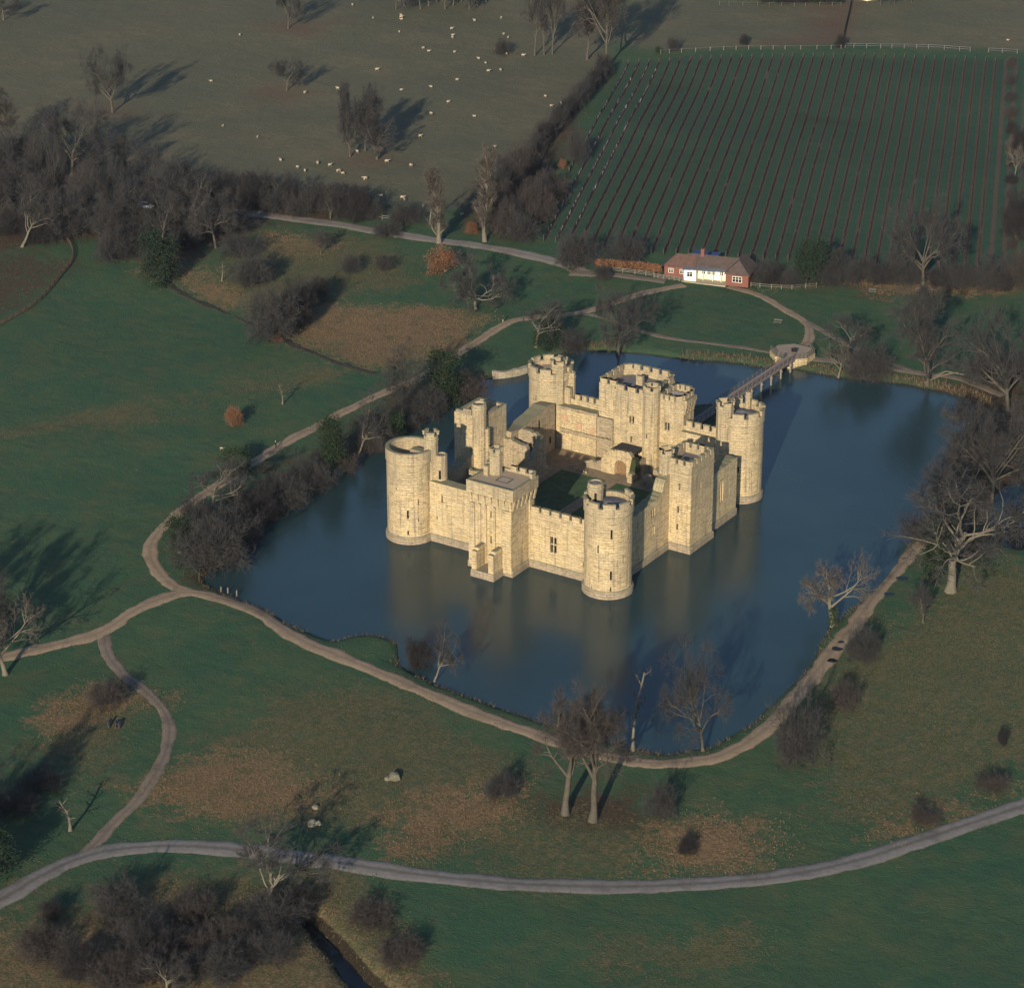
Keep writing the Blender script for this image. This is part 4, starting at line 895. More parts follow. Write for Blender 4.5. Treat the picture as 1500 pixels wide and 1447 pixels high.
def plant(kind, u, v, h, w_, label, group=None, cat='tree', name=None, rz=None, sink=0.0):
    """a tree or bush rooted where its foot is seen; h, w_ its height and spread in photograph pixels"""
    p = G(u, v); mt, mc, H0, W0 = PROTO[kind]; px, pz = ppm(p[0], p[1]); sz = h/pz/H0; sx = w_/px/W0
    sx = min(max(sx, sz*.4), sz*2.2)
    nm = name or ('bush' if cat in ('bush', 'shrub') else 'tree')
    r = rz if rz is not None else random.random()*6.28
    o = empty(nm, (p[0], p[1], p[2]-sink), r, label, cat, group)
    a, b = (link('trunk' if cat == 'tree' else 'stems', mt, o), link('crown' if cat == 'tree' else 'twigs', mc, o))
    for q in (a, b): q.scale = (sx, sx, sz)
    return o
random.seed(77)
T = [
 # the pasture beyond
 ('oakd',165,165,97,86,'large bare oak standing alone in the upper left of the sheep pasture'),
 ('oakd',420,133,48,66,'small round-headed bare tree in the middle of the sheep pasture'),
 ('oakd',422,42,66,62,'bare oak with a pale trunk near the top edge, above the round-headed tree'),
 ('talld',513,230,108,50,'leftmost slender bare tree of the clump in the sheep pasture'),
 ('talld',535,222,96,46,'middle bare tree of the clump in the sheep pasture'),
 ('talld',552,234,84,72,'right-hand bare tree of the clump in the sheep pasture, lowest and broadest'),
 ('tall2',783,82,150,40,'tall bare tree at the left of the trees beside the top corner of the vineyard'),
 ('tall0',797,81,150,46,'second tall bare tree from the left beside the pasture edge'),
 ('tall1',809,80,155,52,'third tall bare tree from the left beside the pasture edge'),
 ('oakred',888,102,165,120,'broad tall bare tree at the top left corner of the vineyard'),
 ('tallred',860,88,120,70,'bare tree partly behind the broad tree at the corner of the vineyard'),
 ('bush0',735,80,26,30,'single small thorn bush in the pasture near the tall tree group'),
 ('oak2',5,30,40,80,'dark tree cut off by the top left corner of the photograph'),
 # lane poplars and the hedge side
 ('poplar',643,356,112,44,'left-hand upright poplar beside the lane'),
 ('poplar',710,354,140,38,'right-hand taller upright poplar beside the lane'),
 ('snag',630,330,64,26,'thin leaning birch with a white trunk left of the poplars'),
 ('bush1',594,328,36,62,'dark bush by the fence left of the birch'),
 ('bush0',532,316,34,50,'dark bush behind the white fence along the lane'),
 ('tall1',484,320,52,48,'small bare tree at the left end of the white lane fence'),
 ('bush2',568,346,26,50,'low spreading bush hanging over the lane'),
 ('beech',690,342,18,24,'little orange-leaved bush between the two poplars'),
 ('beech',652,398,38,52,'round copper-leaved beech in the grass below the poplars'),
 ('sprawl',697,452,76,125,'old spreading oak with pale low boughs beside the bracken'),
 ('dead1',785,508,74,84,'dead pale tree with ivy at its foot by the moat corner'),
 ('evergreen',812,510,44,46,'dark evergreen bush on the bank beside the dead pale tree'),
 ('oakd',905,520,100,120,'wide dense bare tree leaning over the far moat bank'),
 ('bush1',838,512,34,54,'brown scrub bush between the evergreen and the wide bank tree'),
 # trees round the cottage
 ('bush1',845,392,58,76,'large bare bush at the bend of the lane'),('bush0',918,386,48,76,'bare bush behind the orange hedge'),('tall0',833,396,52,32,'thin bare tree at the end of the lane'),('bush2',882,409,24,32,'small round bush on the gravel at the end of the lane'),
 ('evergreen',1180,418,66,62,'dark evergreen tree right of the cottage'),('bush2',1212,415,50,66,'bare bush right of the evergreen by the cottage'),('tall2',1232,410,46,46,'pale brown bare tree in the hedge right of the cottage'),
 ('bush0',1265,412,40,66,'bare bush in the middle of the hedge below the vineyard'),('oakd',1352,418,124,136,'large bare tree with pale limbs standing in the hedge below the vineyard'),
 ('bush1',1312,414,42,62,'bare bush just left of the large hedge tree'),('bush0',1400,420,42,66,'bare bush just right of the large hedge tree'),('bush2',1448,424,40,60,'bare bush near the right end of the hedge below the vineyard'),('tall1',1452,424,60,44,'pale thin tree near the right end of the hedge below the vineyard'),('bushred',1492,420,60,50,'reddish scrub at the right end of the hedge below the vineyard'),
 ('bush1',1120,414,38,44,'dark bush against the right end of the cottage'),
 ('dead0',1486,262,60,36,'pale dead tree in the right-hand hedgerow of the vineyard'),('bushdark',1490,350,70,40,'dark tall bush in the right-hand hedgerow of the vineyard'),('bushdark',1492,225,40,30,'dark bush above the dead tree in the right-hand hedgerow'),
 ('bush0',845,238,52,30,'dark clipped bush on the grass strip at the left of the vineyard'),('beech',824,246,14,16,'tiny orange bush on the grass strip at the left of the vineyard'),
 ('bush2',985,75,26,22,'grey bush on the far side of the fence above the vineyard'),('bushdark',1090,66,16,16,'small dark bush left of the field track above the vineyard'),('bushdark',1232,70,20,20,'dark bush where the field track meets the white fence'),('holly',964,78,10,12,'tiny green bush at the fence corner above the vineyard'),
 # right bank of the moat
 ('dead1',1243,528,76,86,'gnarled tree with a pale trunk near the bridge landing'),('dead0',1228,553,52,60,'pale forked tree leaning over the water left of the gnarled tree'),('bush0',1270,556,62,84,'many-stemmed scrub at the water edge right of the gnarled tree'),
 ('talld',1358,562,138,104,'tall bare tree with a thick pale trunk at the far right water edge'),('oakd',1476,602,146,170,'big bare oak at the right edge of the photograph above the moat'),
 ('sprawl',1420,650,70,120,'low fallen-looking tree with pale branches at the right corner of the moat'),
 ('oakd',1452,738,150,176,'large grey bare tree at the right end of the moat, above the small pond'),('oak1',1395,770,110,130,'bare tree behind the biggest right-hand trees, close to the water'),
 ('dead1',1392,866,200,230,'biggest forked pale tree on the right bank where the path ends'),('ivytree',1374,848,112,56,'ivy-covered trunk just left of the biggest forked tree'),('bush1',1415,815,50,90,'dark scrub behind the biggest forked tree'),
 ('tall0',1352,912,62,54,'small thin tree below the biggest forked tree'),
 ('dead0',1220,917,112,138,'pale dead oak at the water edge with ivy round its foot'),
 ('oak1',1030,1100,165,132,'wide bare oak at the bottom corner of the moat'),
 ('bush0',1165,1112,100,98,'large grey bush beside the path at the right of the wide oak'),('bushred',1236,1036,40,54,'small reddish-brown bush on the right-hand slope'),('bush2',1263,965,56,58,'grey bush beside the puddles on the path'),
 ('bush1',968,1196,56,56,'dark bush on the slope right of the twin trees'),('bushdark',1005,1248,24,34,'small dark bush in the orange bracken'),('bushdark',1468,1090,22,20,'small isolated bush on the right-hand slope'),('bushred',1352,1205,26,56,'bramble clump left of the road bend'),('bushred',1455,1158,28,60,'bramble clump by the road near the right edge'),
 # front bank
 ('twin',828,1192,200,140,'left tree of the pair in front of the moat, with a thick trunk'),('twin',868,1202,210,150,'right tree of the pair in front of the moat, with a burred trunk'),
 ('snag',927,1100,124,44,'thin dead stem standing at the water edge right of the pair'),('lean',636,998,92,72,'slender leaning tree at the water edge in front of the castle'),
 ('bush0',735,1165,40,60,'thin brushwood left of the pair of trees'),('bushdark',612,975,44,54,'dark brushwood at the water edge beside the grassy promontory'),
 ('dead0',8,988,118,140,'pale bare tree at the left edge where the path leaves the photograph'),('snag',103,1216,60,46,'thin pale stem on the shaded slope above the road'),
 # left bank
 ('tall0',590,608,112,92,'tall bare tree with a pale trunk on the left bank beyond the left tower'),('ivytree',655,592,80,62,'dark ivy-clad tree on the left bank beyond the left tower'),('bushred',690,580,34,60,'reddish scrub at the water edge near the retaining wall'),('bush1',618,612,50,76,'scrub on the left bank between the tall and the ivy-clad tree'),
 ('ivytree',486,692,88,50,'dark ivy column beside the path on the left bank'),('lean',524,668,96,84,'leaning pale-trunked tree right of the dark ivy column'),('holly',575,645,40,46,'round green holly on the left bank nearest the castle'),('bushred',545,662,40,60,'brown scrub between the leaning tree and the green holly'),
 ('bush0',452,712,48,74,'scrub left of the dark ivy column'),('bush2',414,742,58,80,'brush in the middle of the left bank'),('bushdark',372,762,56,90,'dark brush right of the crooked pale tree'),('dead1',309,757,90,112,'crooked pale tree bent over the left bank scrub'),('holly',345,690,40,60,'dark evergreen beside the path above the crooked tree'),
 ('bush1',312,832,96,124,'largest grey bush at the left corner of the moat'),('ivytree',263,810,58,54,'green ivy bush inside the bend of the path'),('bushdark',290,785,60,70,'dark scrub between the ivy bush and the crooked tree'),('bush2',345,790,56,74,'grey brush at the water edge by the left corner'),
 ('beech',340,624,32,30,'small russet-leaved tree on the open lawn'),('snag',414,592,34,22,'slim young tree with a white stem on the open lawn'),
 # bracken slope
 ('bush0',372,416,50,84,'spreading grey bush in the bracken hollow, left'),('bushdark',437,478,72,70,'dark dense bush at the top of the bracken hollow'),('bush1',405,496,84,104,'large grey bush below the dark dense bush'),('bushred',462,440,36,60,'red-brown bush right of the dark dense bush'),('beech',405,502,14,20,'tiny orange bush at the lower edge of the bracken hollow'),
 ('tall0',470,372,36,46,'small bare tree below the lane near the bracken'),('bush2',513,398,30,36,'small bush with a long shadow below the lane'),('bush0',562,394,24,36,'tiny bare bush below the lane, left of the copper beech'),('snag',325,412,34,22,'thin bare stem among the leaf litter'),
 # left woods
 ('oakd',105,258,112,140,'biggest bare tree of the left wood, rising above the rest'),('evergreen',244,413,74,70,'dark evergreen with a pale dead branch at the edge of the lawn'),('dead1',286,340,84,60,'pale crooked trunk in the left wood above the evergreen'),('oak2',316,364,96,94,'spreading bare tree right of the evergreen in the left wood'),
 ('tall2',78,308,112,44,'slim pale tree in the left wood, left of a pair'),('tall1',84,300,104,40,'slim pale tree in the left wood, right of a pair'),('lean',32,362,92,100,'leaning pale tree by the left end of the brown fence'),('dead1',240,318,50,46,'mossy forked tree beside the parked car'),
 # scrub of the foreground
 ('lean',380,1336,128,186,'wide thin-branched tree hanging over the road in the foreground'),('bush1',170,1338,58,100,'hazy grey bush below the road at the lower left'),('bushdark',225,1418,62,124,'dark thicket in the lower left foreground'),('bush0',318,1432,58,110,'brown thicket right of the dark one in the foreground'),('sprawl',245,1450,70,110,'pale twisted dead branches at the bottom edge'),
 ('bushdark',75,1345,30,44,'small dark bush below the road near the left edge'),('bush2',395,1352,50,110,'low grey scrub along the head of the ditch'),('bushred',285,1345,40,90,'brown bramble bank below the road'),('bushred',160,1030,36,74,'purple-brown bramble patch inside the path loop'),('bushdark',120,1425,50,90,'dark bramble at the lower left corner'),('bushdark',445,1335,40,60,'dark bush at the head of the ditch'),
]
T += [('oak0',-38,950,150,150,'big bare tree just beyond the left edge, shading the lawn above the path'),('oak2',-95,930,150,150,'second big bare tree beyond the left edge above the path'),('tall1',-70,1010,140,110,'tall bare tree beyond the left edge by the path'),
 ('oak1',-60,1270,150,160,'bare tree beyond the left edge shading the slope above the road'),('tall2',-30,1225,140,120,'tall bare tree beyond the left edge on the slope above the road'),('oak0',-120,1330,160,160,'bare oak beyond the left edge beside the road'),('evergreen',-20,1290,70,80,'dark evergreen beyond the left edge beside the road'),
 ('bush1',205,1385,50,110,'dark scrub in the middle of the lower left thicket'),('bushred',280,1395,44,100,'dark scrub between the thicket and the ditch'),('bushred',170,1440,40,120,'low dark scrub along the bottom edge at the left'),('bushred',330,1385,40,100,'scrub beside the head of the ditch'),('bushred',60,1400,44,100,'reddish bramble at the lower left below the road'),('bush2',395,1400,44,90,'low scrub on the left bank of the ditch'),('bushred',540,1350,30,90,'brown bramble on the right bank of the ditch'),('bushred',590,1405,32,90,'brown bramble on the right bank of the ditch near the bottom edge'),('bush0',20,1190,40,90,'shaded scrub at the left edge above the road'),('bush0',60,1155,36,80,'shaded scrub on the slope inside the path loop')]
for kd, u, v, h, w_, lab in T:
    isb = kd.startswith('bush') or kd == 'holly' or ' bush' in lab or 'scrub' in lab or 'bramble' in lab
    if 'tree' in lab or 'oak' in lab: isb = False
    plant(kd, u, v, h, w_, lab, None, 'bush' if isb else 'tree')
def leafcloud(pts, size, rr):
    n = len(pts); a = rr.normal(size=(n, 3)); a /= np.linalg.norm(a, axis=1)[:,None]; b_ = np.cross(a, rr.normal(size=(n, 3))); b_ /= np.linalg.norm(b_, axis=1)[:,None]+1e-9
    s_ = size*rr.uniform(.6, 1.3, n)[:,None]; V = np.stack([pts-a*s_, pts-b_*s_*.7, pts+a*s_, pts+b_*s_*.7], 1).reshape(-1, 3); return V.tolist(), np.arange(4*n).reshape(-1, 4).tolist()
for o in [q for q in COL.objects if 'ivy round its foot' in q.get('label', '') or 'ivy at its foot' in q.get('label', '')]:
    ri = np.random.RandomState(3); n = 700; an = ri.uniform(0, 6.28, n); r_ = ri.uniform(.3, .85, n); V, F = leafcloud(np.stack([r_*np.cos(an), r_*np.sin(an), ri.uniform(.2, 3.6, n)], -1), .16, ri)
    m_ = bpy.data.meshes.new('ivy'); m_.from_pydata(V, [], F); m_.materials.append(M['leafolive']); link('ivy', m_, o)
def scatter(kinds, pts, hr, wr, label, group, cat):
    for u, v in pts:
        kd = random.choice(kinds); lb = label
        for kk, ad in (('bushred', 'reddish '), ('bushdark', 'very dark '), ('tallred', 'reddish tall '), ('tall', 'tall slim '), ('oak', 'broad-crowned '), ('bush0', 'twiggy '), ('bush1', 'rounded '), ('evergreen', 'tall dense ')):
            if kd.startswith(kk) and len(kinds) > 1: lb = ad+label.replace('dark ', '').replace('bare ', ''); break
        plant(kd, u, v, random.uniform(*hr), random.uniform(*wr), lb, group, cat)
wood = [(x+random.uniform(-8, 8), y+random.uniform(-8, 8)) for x, y in ((15,215),(45,240),(10,260),(60,270),(25,295),(55,325),(135,275),(150,300),(110,310),(185,275),(175,318),(130,330),(215,285),(205,340),(180,355),(235,352),(155,360),(0,330),(100,340),(250,295),(265,325))]
scatter(['tall0','tall2','oak1','bush1','tallred','bush0'], wood, (56, 92), (60, 96), 'bare tree among the crowded trees of the left wood', 'bare trees crowded in the left wood', 'tree')
belt = [(262+i*15+random.uniform(-4, 4), 290+i*1.6+random.uniform(-8, 6)) for i in range(20)]
scatter(['bush0','bush1','bush2','bushdark','tall1'], belt, (34, 52), (44, 66), 'dark bare scrub in the belt between lane and sheep pasture', 'scrub belt between lane and pasture', 'bush')
under = [(20,340),(60,352),(150,338),(190,372),(210,352),(165,380),(300,345),(270,362),(340,340),(350,372),(225,375),(30,230),(5,300)]
scatter(['bush0','bushdark','bush2'], under, (26, 48), (50, 84), 'low bare undergrowth bush at the foot of the left wood', 'undergrowth of the left wood', 'bush')
hedge = [(884-i*7.2+random.uniform(-2, 2), 112+i*8.2) for i in range(17)]
scatter(['bushdark','bush0','bush1'], hedge, (26, 36), (26, 36), 'dark thorn bush in the hedge between pasture and vineyard', 'hedge between pasture and vineyard', 'bush')
copse = [(745,265),(770,268),(728,290),(760,300),(790,300),(805,290),(720,318),(748,332),(775,325),(735,345),(765,352),(795,322)]
scatter(['bush0','bush1','bushred','bushred'], copse, (38, 58), (46, 66), 'bare bush in the thicket between the taller poplar and the vineyard', 'thicket by the vineyard corner', 'bush')
topw = [(580+i*12, 14-(i % 3)*5) for i in range(12)]
scatter(['oak0','oak2','tall1'], topw, (54, 66), (40, 60), 'bare tree in the row along the top edge of the pasture', 'row of trees along the top edge', 'tree')
scatter(['bushdark','evergreen'], [(1125+i*11, 4) for i in range(10)], (26, 34), (24, 30), 'dark evergreen in the hedge by the top-edge houses', 'hedge by the houses at the top', 'tree')
scatter(['oak1','tall0'], [(1290,8),(1310,6),(1335,4)], (44, 60), (44, 60), 'bare tree at the top edge right of the field track', 'trees at the top right', 'tree')
bankb = [(330,815),(360,790),(395,762),(430,735),(465,715),(505,690),(560,655),(600,628),(640,606),(672,584)]
scatter(['bush0','bush2','bushred','bushdark'], bankb, (26, 40), (44, 64), 'low brush overhanging the water along the left bank', 'brush along the left bank', 'bush')
scatter(['bush0','bush2','bush1'], [(1440,640),(1425,690),(1412,690),(1390,735),(1350,790),(1445,560),(1500,560)], (40, 70), (60, 90), 'bare brush crowding the right bank of the moat', 'brush along the right bank', 'bush')
scatter(['bushdark','bush0','bushred'], [(1480,100+i*24) for i in range(12)], (14, 22), (16, 24), 'low bush in the hedgerow at the right side of the vineyard', 'hedgerow right of the vineyard', 'bush')
scatter(['bush1','bush0','bushdark'], [(1135,416),(1158,420),(1292,414),(1335,416),(1375,418),(1425,420),(1470,424)], (22, 34), (36, 52), 'low bush filling the hedge below the vineyard', 'hedge below the vineyard', 'bush')
#PART3
# ================================================================== vineyard
M['vine'] = twigmat('vine_canes', (.085, .056, .050)); M['vineblue'] = twigmat('netted_vines', (.075, .070, .095)); M['vinepost'] = plain('vineyard_post', (.07, .055, .048), .2); M['tubes'] = plain('pale_vine_guards', (.26, .26, .29), .2, 3)
VP = np.array(GW([(915,97),(1000,90),(1100,86),(1240,84),(1380,88),(1472,92),(1472,200),(1450,394),(1300,392),(1110,382),(960,374),(880,364),(792,352),(826,275),(872,170)]))
prow = MB(); prow.box(-.05, .05, -.05, .05, -.1, 1.5); prm = prow.mesh('trellis_post', M['greywood'])
rng = np.random.RandomState(4)
for r in range(NROW):
    o0 = VA+VN*VSP*r; ts = np.arange(-215, 60, .5); q = o0[None]+VD[None]*ts[:,None]
    s_ = sdist(q[:,0], q[:,1], VP) < (-.6 if r < NROW-3 else .5); ts = ts[s_]
    if len(ts) < 20: continue
    t0, t1 = ts.min(), ts.max(); blue = r >= NROW-5 or (r % 11 == 4)
    n = int((t1-t0)*34); t_ = rng.uniform(t0, t1, n); x = o0[0]+VD[0]*t_+VN[0]*rng.normal(0, .13, n); y = o0[1]+VD[1]*t_+VN[1]*rng.normal(0, .13, n); z = gzv(x, y)
    gap = vnoise(t_, t_*0+r*7, 2.2, 3) > -.36; x, y, z = x[gap], y[gap], z[gap]; n = len(x)
    h = rng.uniform(.5, 1.35, n); lx = rng.normal(0, .25, n); zb = rng.uniform(0, .6, n); w2 = .045
    c = o0+VD*(t0+t1)/2; cz = gz(*c)
    V = np.empty((n, 3, 3)); V[:,0] = np.stack([x-VD[0]*w2-c[0], y-VD[1]*w2-c[1], z+zb*.4-cz], -1); V[:,1] = np.stack([x+VD[0]*w2-c[0], y+VD[1]*w2-c[1], z+zb*.4-cz], -1); V[:,2] = np.stack([x+VD[0]*lx-c[0], y+VD[1]*lx-c[1], z+h+.1-cz], -1)
    root = empty('vine_row', (c[0], c[1], cz), 0, 'leafless vine row trained between posts on the green vineyard, dark blue-grey among the brown ones' if blue else 'leafless brown vine row trained between posts on the green vineyard', 'vine row', 'vine rows of the vineyard')
    m_ = bpy.data.meshes.new('vine_canes'); m_.from_pydata(V.reshape(-1, 3).tolist(), [], np.arange(3*n).reshape(-1, 3).tolist()); m_.materials.append(M['vineblue' if blue else 'vine']); link('vine_canes', m_, root)
    b = MB()
    for t in np.arange(t0, t1, 6.5):
        p = o0+VD*t; b.box(p[0]-c[0]-.035, p[0]-c[0]+.035, p[1]-c[1]-.035, p[1]-c[1]+.035, gz(*p)-cz-.1, gz(*p)-cz+1.5)
    for t in (t0-.3, t1+.3):
        p = o0+VD*t; b.box(p[0]-c[0]-.09, p[0]-c[0]+.09, p[1]-c[1]-.09, p[1]-c[1]+.09, gz(*p)-cz-.1, gz(*p)-cz+1.7)
    tag(b.build('trellis_posts', M['vinepost'], root), kind='stuff')
    if r >= NROW-4:
        b = MB()
        for t in np.arange(t0, t1, 1.3):
            if random.random() < .35: p = o0+VD*(t+random.random())-c; b.box(p[0]-.07, p[0]+.07, p[1]-.07, p[1]+.07, gz(p[0]+c[0], p[1]+c[1])-cz, gz(p[0]+c[0], p[1]+c[1])-cz+.75)
        tag(b.build('vine_guards', M['tubes'], root), kind='stuff')

M['weatherwhite'] = plain('weathered_white_rail', (.17, .168, .165), .2, 2)
# ================================================================== fences
def fence(px, label, mat, h=1.2, step=2.4, rails=(.5, 1.05), name='fence', pw=.07, rail_t=.045):
    P = chain(GW(px), step); c = P.mean(0); root = empty(name, (c[0], c[1], gz(*c)), 0, label, 'fence'); z0 = gz(*c)
    b = MB(); b.box(-pw, pw, -pw, pw, -.2, h); pm_ = b.mesh('post', mat)
    for p in P: link('post', pm_, root, (p[0]-c[0], p[1]-c[1], gz(*p)-z0))
    for rz in rails:
        b = MB()
        for a, d in zip(P[:-1], P[1:]): b.tube([(a[0]-c[0], a[1]-c[1], gz(*a)-z0+rz), (d[0]-c[0], d[1]-c[1], gz(*d)-z0+rz)], [rail_t*1.4]*2, 4)
        b.build('rail', mat, root)
    return root
fence([(1238,70),(1290,71),(1360,72),(1421,76)], 'white post-and-rail fence along the top edge of the vineyard', M['weatherwhite'], 1.4, 3.4, (.7, 1.3), rail_t=.04)
fence([(1448,77),(1468,78),(1490,79)], 'short white rail fence at the top right corner of the vineyard', M['weatherwhite'], 1.4, 3.4, (.7, 1.3), rail_t=.04)
fence([(968,79),(1060,74),(1150,73),(1232,72)], 'thin wire fence on pale posts along the top left edge of the vineyard', M['palewood'], 1.3, 3.6, (1.1,), rail_t=.02)
fence([(482,310),(515,313),(560,322),(590,326)], 'white wooden fence between the lane and the sheep pasture', M['palewood'], 1.25, 2.6, (.6, 1.1), rail_t=.06)
fence([(92,345),(106,366),(104,385),(85,410),(62,438),(40,455),(0,478),(-40,500)], 'rust-brown fence bounding the leaf-strewn wood at the left', plain('rusty_fence_wood', (.085, .048, .038), .3, 3), 1.15, 2.5, (.35, .7, 1.05), rail_t=.05)
fence([(898,398),(930,402),(958,406)], 'pale rail fence in front of the orange hedge', M['palewood'], 1.2, 1.8, (.4, .75, 1.1), rail_t=.05)
fence([(958,407),(980,410),(1000,413)], 'pale paling fence before the brick end of the cottage', M['palewood'], 1.1, 1.0, (.3, .65, 1.0), rail_t=.06)
fence([(1100,420),(1130,423),(1160,424),(1196,421)], 'low grey fence running right from the cottage', M['palewood'], 1.1, 2.2, (.5, .95), rail_t=.04)
fence([(1247,4),(1244,20),(1238,45),(1235,62)], 'dark fence beside the worn field track at the top', M['void'], 1.3, 2.2, (.4, .7, 1.2), rail_t=.10)
fence([(1054,8),(1110,9),(1180,10),(1232,9)], 'wire fence below the evergreen hedge at the top edge', M['greywood'], 1.3, 3.5, (1.1,), rail_t=.03)
for k, (u, v) in enumerate([(324,867),(334,869),(347,873)]):
    g = G(u, v); b = MB(); b.box(-.09, .09, -.09, .09, -.2, 1.15, taper=.01); o = b.build('post', M['palewood'], None, g); tag(o, ['leftmost of three short posts at the path junction', 'middle one of three short posts at the path junction', 'rightmost of three short posts at the path junction'][k], 'post', 'posts at the path junction')

# ================================================================== cottage
A0 = G(972, 406); A1 = G(1097, 421); ct = math.atan2(A1[1]-A0[1], A1[0]-A0[0]); LC = float(np.hypot(*(A1-A0)[:2]))
co = empty('cottage', (A0[0], A0[1], A0[2]-.15), ct, 'long low cottage of red brick and cream render with a brown tiled roof', 'house')
def brickmat(name, c1, c2):
    k = N(name); br = k.n('ShaderNodeTexBrick'); k.l(k.n('ShaderNodeUVMap').outputs[0], br.inputs[0]); br.inputs['Scale'].default_value = 4; br.inputs['Color1'].default_value = (*c1, 1); br.inputs['Color2'].default_value = (*c2, 1); br.inputs['Mortar'].default_value = (.17, .12, .095, 1); br.inputs['Mortar Size'].default_value = .012
    return k.col(k.mix(.3, br.outputs[0], k.ramp(k.noise(2, k.pos()), [(.3, c2), (.7, c1)])))
M['brick'] = brickmat('red_brick', (.21, .082, .058), (.15, .062, .048))
def tilemat(name, c):
    k = N(name); p = k.pos(); wv = k.n('ShaderNodeTexWave', bands_direction='Z'); wv.inputs['Scale'].default_value = 2.2; wv.inputs['Distortion'].default_value = .6; k.l(p, wv.inputs[0])
    k.bump(wv.outputs[0], .4, .05); return k.col(k.mix(.25, k.ramp(k.noise(1.1, p, 5, .7), [(.3, tuple(x*.65 for x in c)), (.7, tuple(x*1.2 for x in c))]), wv.outputs[0], 'MULTIPLY'))
M['tile'] = tilemat('clay_tile_roof', (.098, .074, .066)); M['tilered'] = tilemat('red_tile_roof', (.135, .082, .068)); M['slate'] = plain('grey_slate', (.10, .11, .135), .15, 2)
WX = LC-5.4
b = MB(); b.box(0, 5.0, .6, 6.2, 0, 2.9); b.build('brick_wall', M['brick'], co)
b = MB(); b.box(WX, LC, -.9, 7.0, 0, 2.9); b.build('brick_wall', M['brick'], co)
b = MB(); b.box(5.0, WX, 1.6, 6.0, 0, 2.88); b.build('rendered_wall', M['cream'], co)
b = MB(); b.box(4.95, 7.9, -.6, 1.6, .1, 2.75); b.build('white_bay', M['white'], co)
b = MB(); b.box(4.7, WX+.2, -1.6, 1.62, -.3, .12); b.build('terrace', plain('stone_terrace', (.34, .29, .21), .2, 2), co)
def gable(x0, x1, y0, y1, z, h, hipl, hipr, mat, name='roof'):
    ym = (y0+y1)/2; a, d = x0+hipl, x1-hipr; b = MB()
    b.face([(x0,y0,z), (x1,y0,z), (d,ym,z+h), (a,ym,z+h)]); b.face([(x1,y1,z), (x0,y1,z), (a,ym,z+h), (d,ym,z+h)])
    b.face([(x0,y1,z), (x0,y0,z), (a,ym,z+h)]); b.face([(x1,y0,z), (x1,y1,z), (d,ym,z+h)]); b.face([(x0,y0,z), (x0,y1,z), (x1,y1,z), (x1,y0,z)])
    return b.build(name, mat, co)
gable(-.35, 7.5, .25, 6.55, 2.8, 2.3, 2.6, .3, M['tilered']); gable(4.6, WX+3.0, .9, 6.4, 2.83, 2.55, .2, .2, M['tile'])
b = MB(); ym = (WX+LC)/2; x0, x1, y0, y1, z, h = WX-.35, LC+.35, -1.25, 7.35, 2.86, 2.9
b.face([(x0,y0,z), (x1,y0,z), (ym,y0+2.4,z+h)]); b.face([(x1,y0,z), (x1,y1,z), (ym,y1-.6,z+h), (ym,y0+2.4,z+h)]); b.face([(x0,y1,z), (x0,y0,z), (ym,y0+2.4,z+h), (ym,y1-.6,z+h)]); b.face([(x1,y1,z), (x0,y1,z), (ym,y1-.6,z+h)]); b.face([(x0,y0,z), (x0,y1,z), (x1,y1,z), (x1,y0,z)]); b.build('roof', M['tile'], co)
b = MB(); b.face([(4.7,-.85,2.80), (WX-.05,.5,2.75), (WX-.05,1.75,3.25), (4.7,1.75,3.35)]); b.face([(4.7,-.85,2.70), (4.7,1.75,3.2), (WX-.05,1.75,3.1), (WX-.05,.5,2.65)]); b.face([(4.7,-.85,2.7), (WX-.05,.5,2.65), (WX-.05,.5,2.75), (4.7,-.85,2.80)]); b.build('veranda_roof', M['slate'], co)
b = MB(); b.box(8.0, 8.8, 3.2, 4.0, 4.6, 6.6); b.box(7.93, 8.87, 3.13, 4.07, 6.55, 6.75); b.build('chimney', M['brick'], co)
for x in (9.3, 11.6, 13.6): b = MB(); b.box(x-.07, x+.07, .62, .76, .12, 2.7); b.build('veranda_post', M['white'], co)
def cwin(x0, x1, y, z0, z1, n=3):
    b = MB(); b.box(x0, x1, y-.06, y+.05, z0, z1); f = b.build('window', M['white'], co)
    for k in range(n):
        a = x0+.1+(x1-x0-.1)*k/n; e_ = x0+(x1-x0-.1)*(k+1)/n
        for za, zb in ((z0+.1, z0+(z1-z0)*.55), (z0+(z1-z0)*.55+.08, z1-.1)): b = MB(); b.box(a, e_, y-.09, y-.055, za, zb); b.build('pane', M['void'], f)
cwin(1.0, 2.2, .58, 1.2, 2.3, 2); cwin(3.7, 4.9, .58, 1.2, 2.3, 2); cwin(WX+1.6, WX+3.9, -.93, 1.0, 2.45, 3); cwin(5.7, 7.1, -.63, 1.1, 2.35, 2)
for x in (8.7, 10.0, 11.0, 13.0, 15.0):
    if x < WX-1: cwin(x, x+.95, 1.57, 1.35, 2.35, 2)
b = MB(); b.box(12.1, 12.85, 1.5, 1.62, .12, 2.1); b.build('door', M['white'], co)
bs = empty('solar_shed', tuple(G(1030, 391)), ct, 'low blue-roofed outbuilding just behind the cottage', 'shed')
b = MB(); b.box(-3, 3, 2, 4.4, 0, 2.2); b.build('wall', M['greywood'], bs); b = MB(); b.box(-3.2, 3.2, 1.8, 4.6, 2.203, 2.4); b.build('roof', plain('blue_roof', (.035, .055, .14), .2), bs)
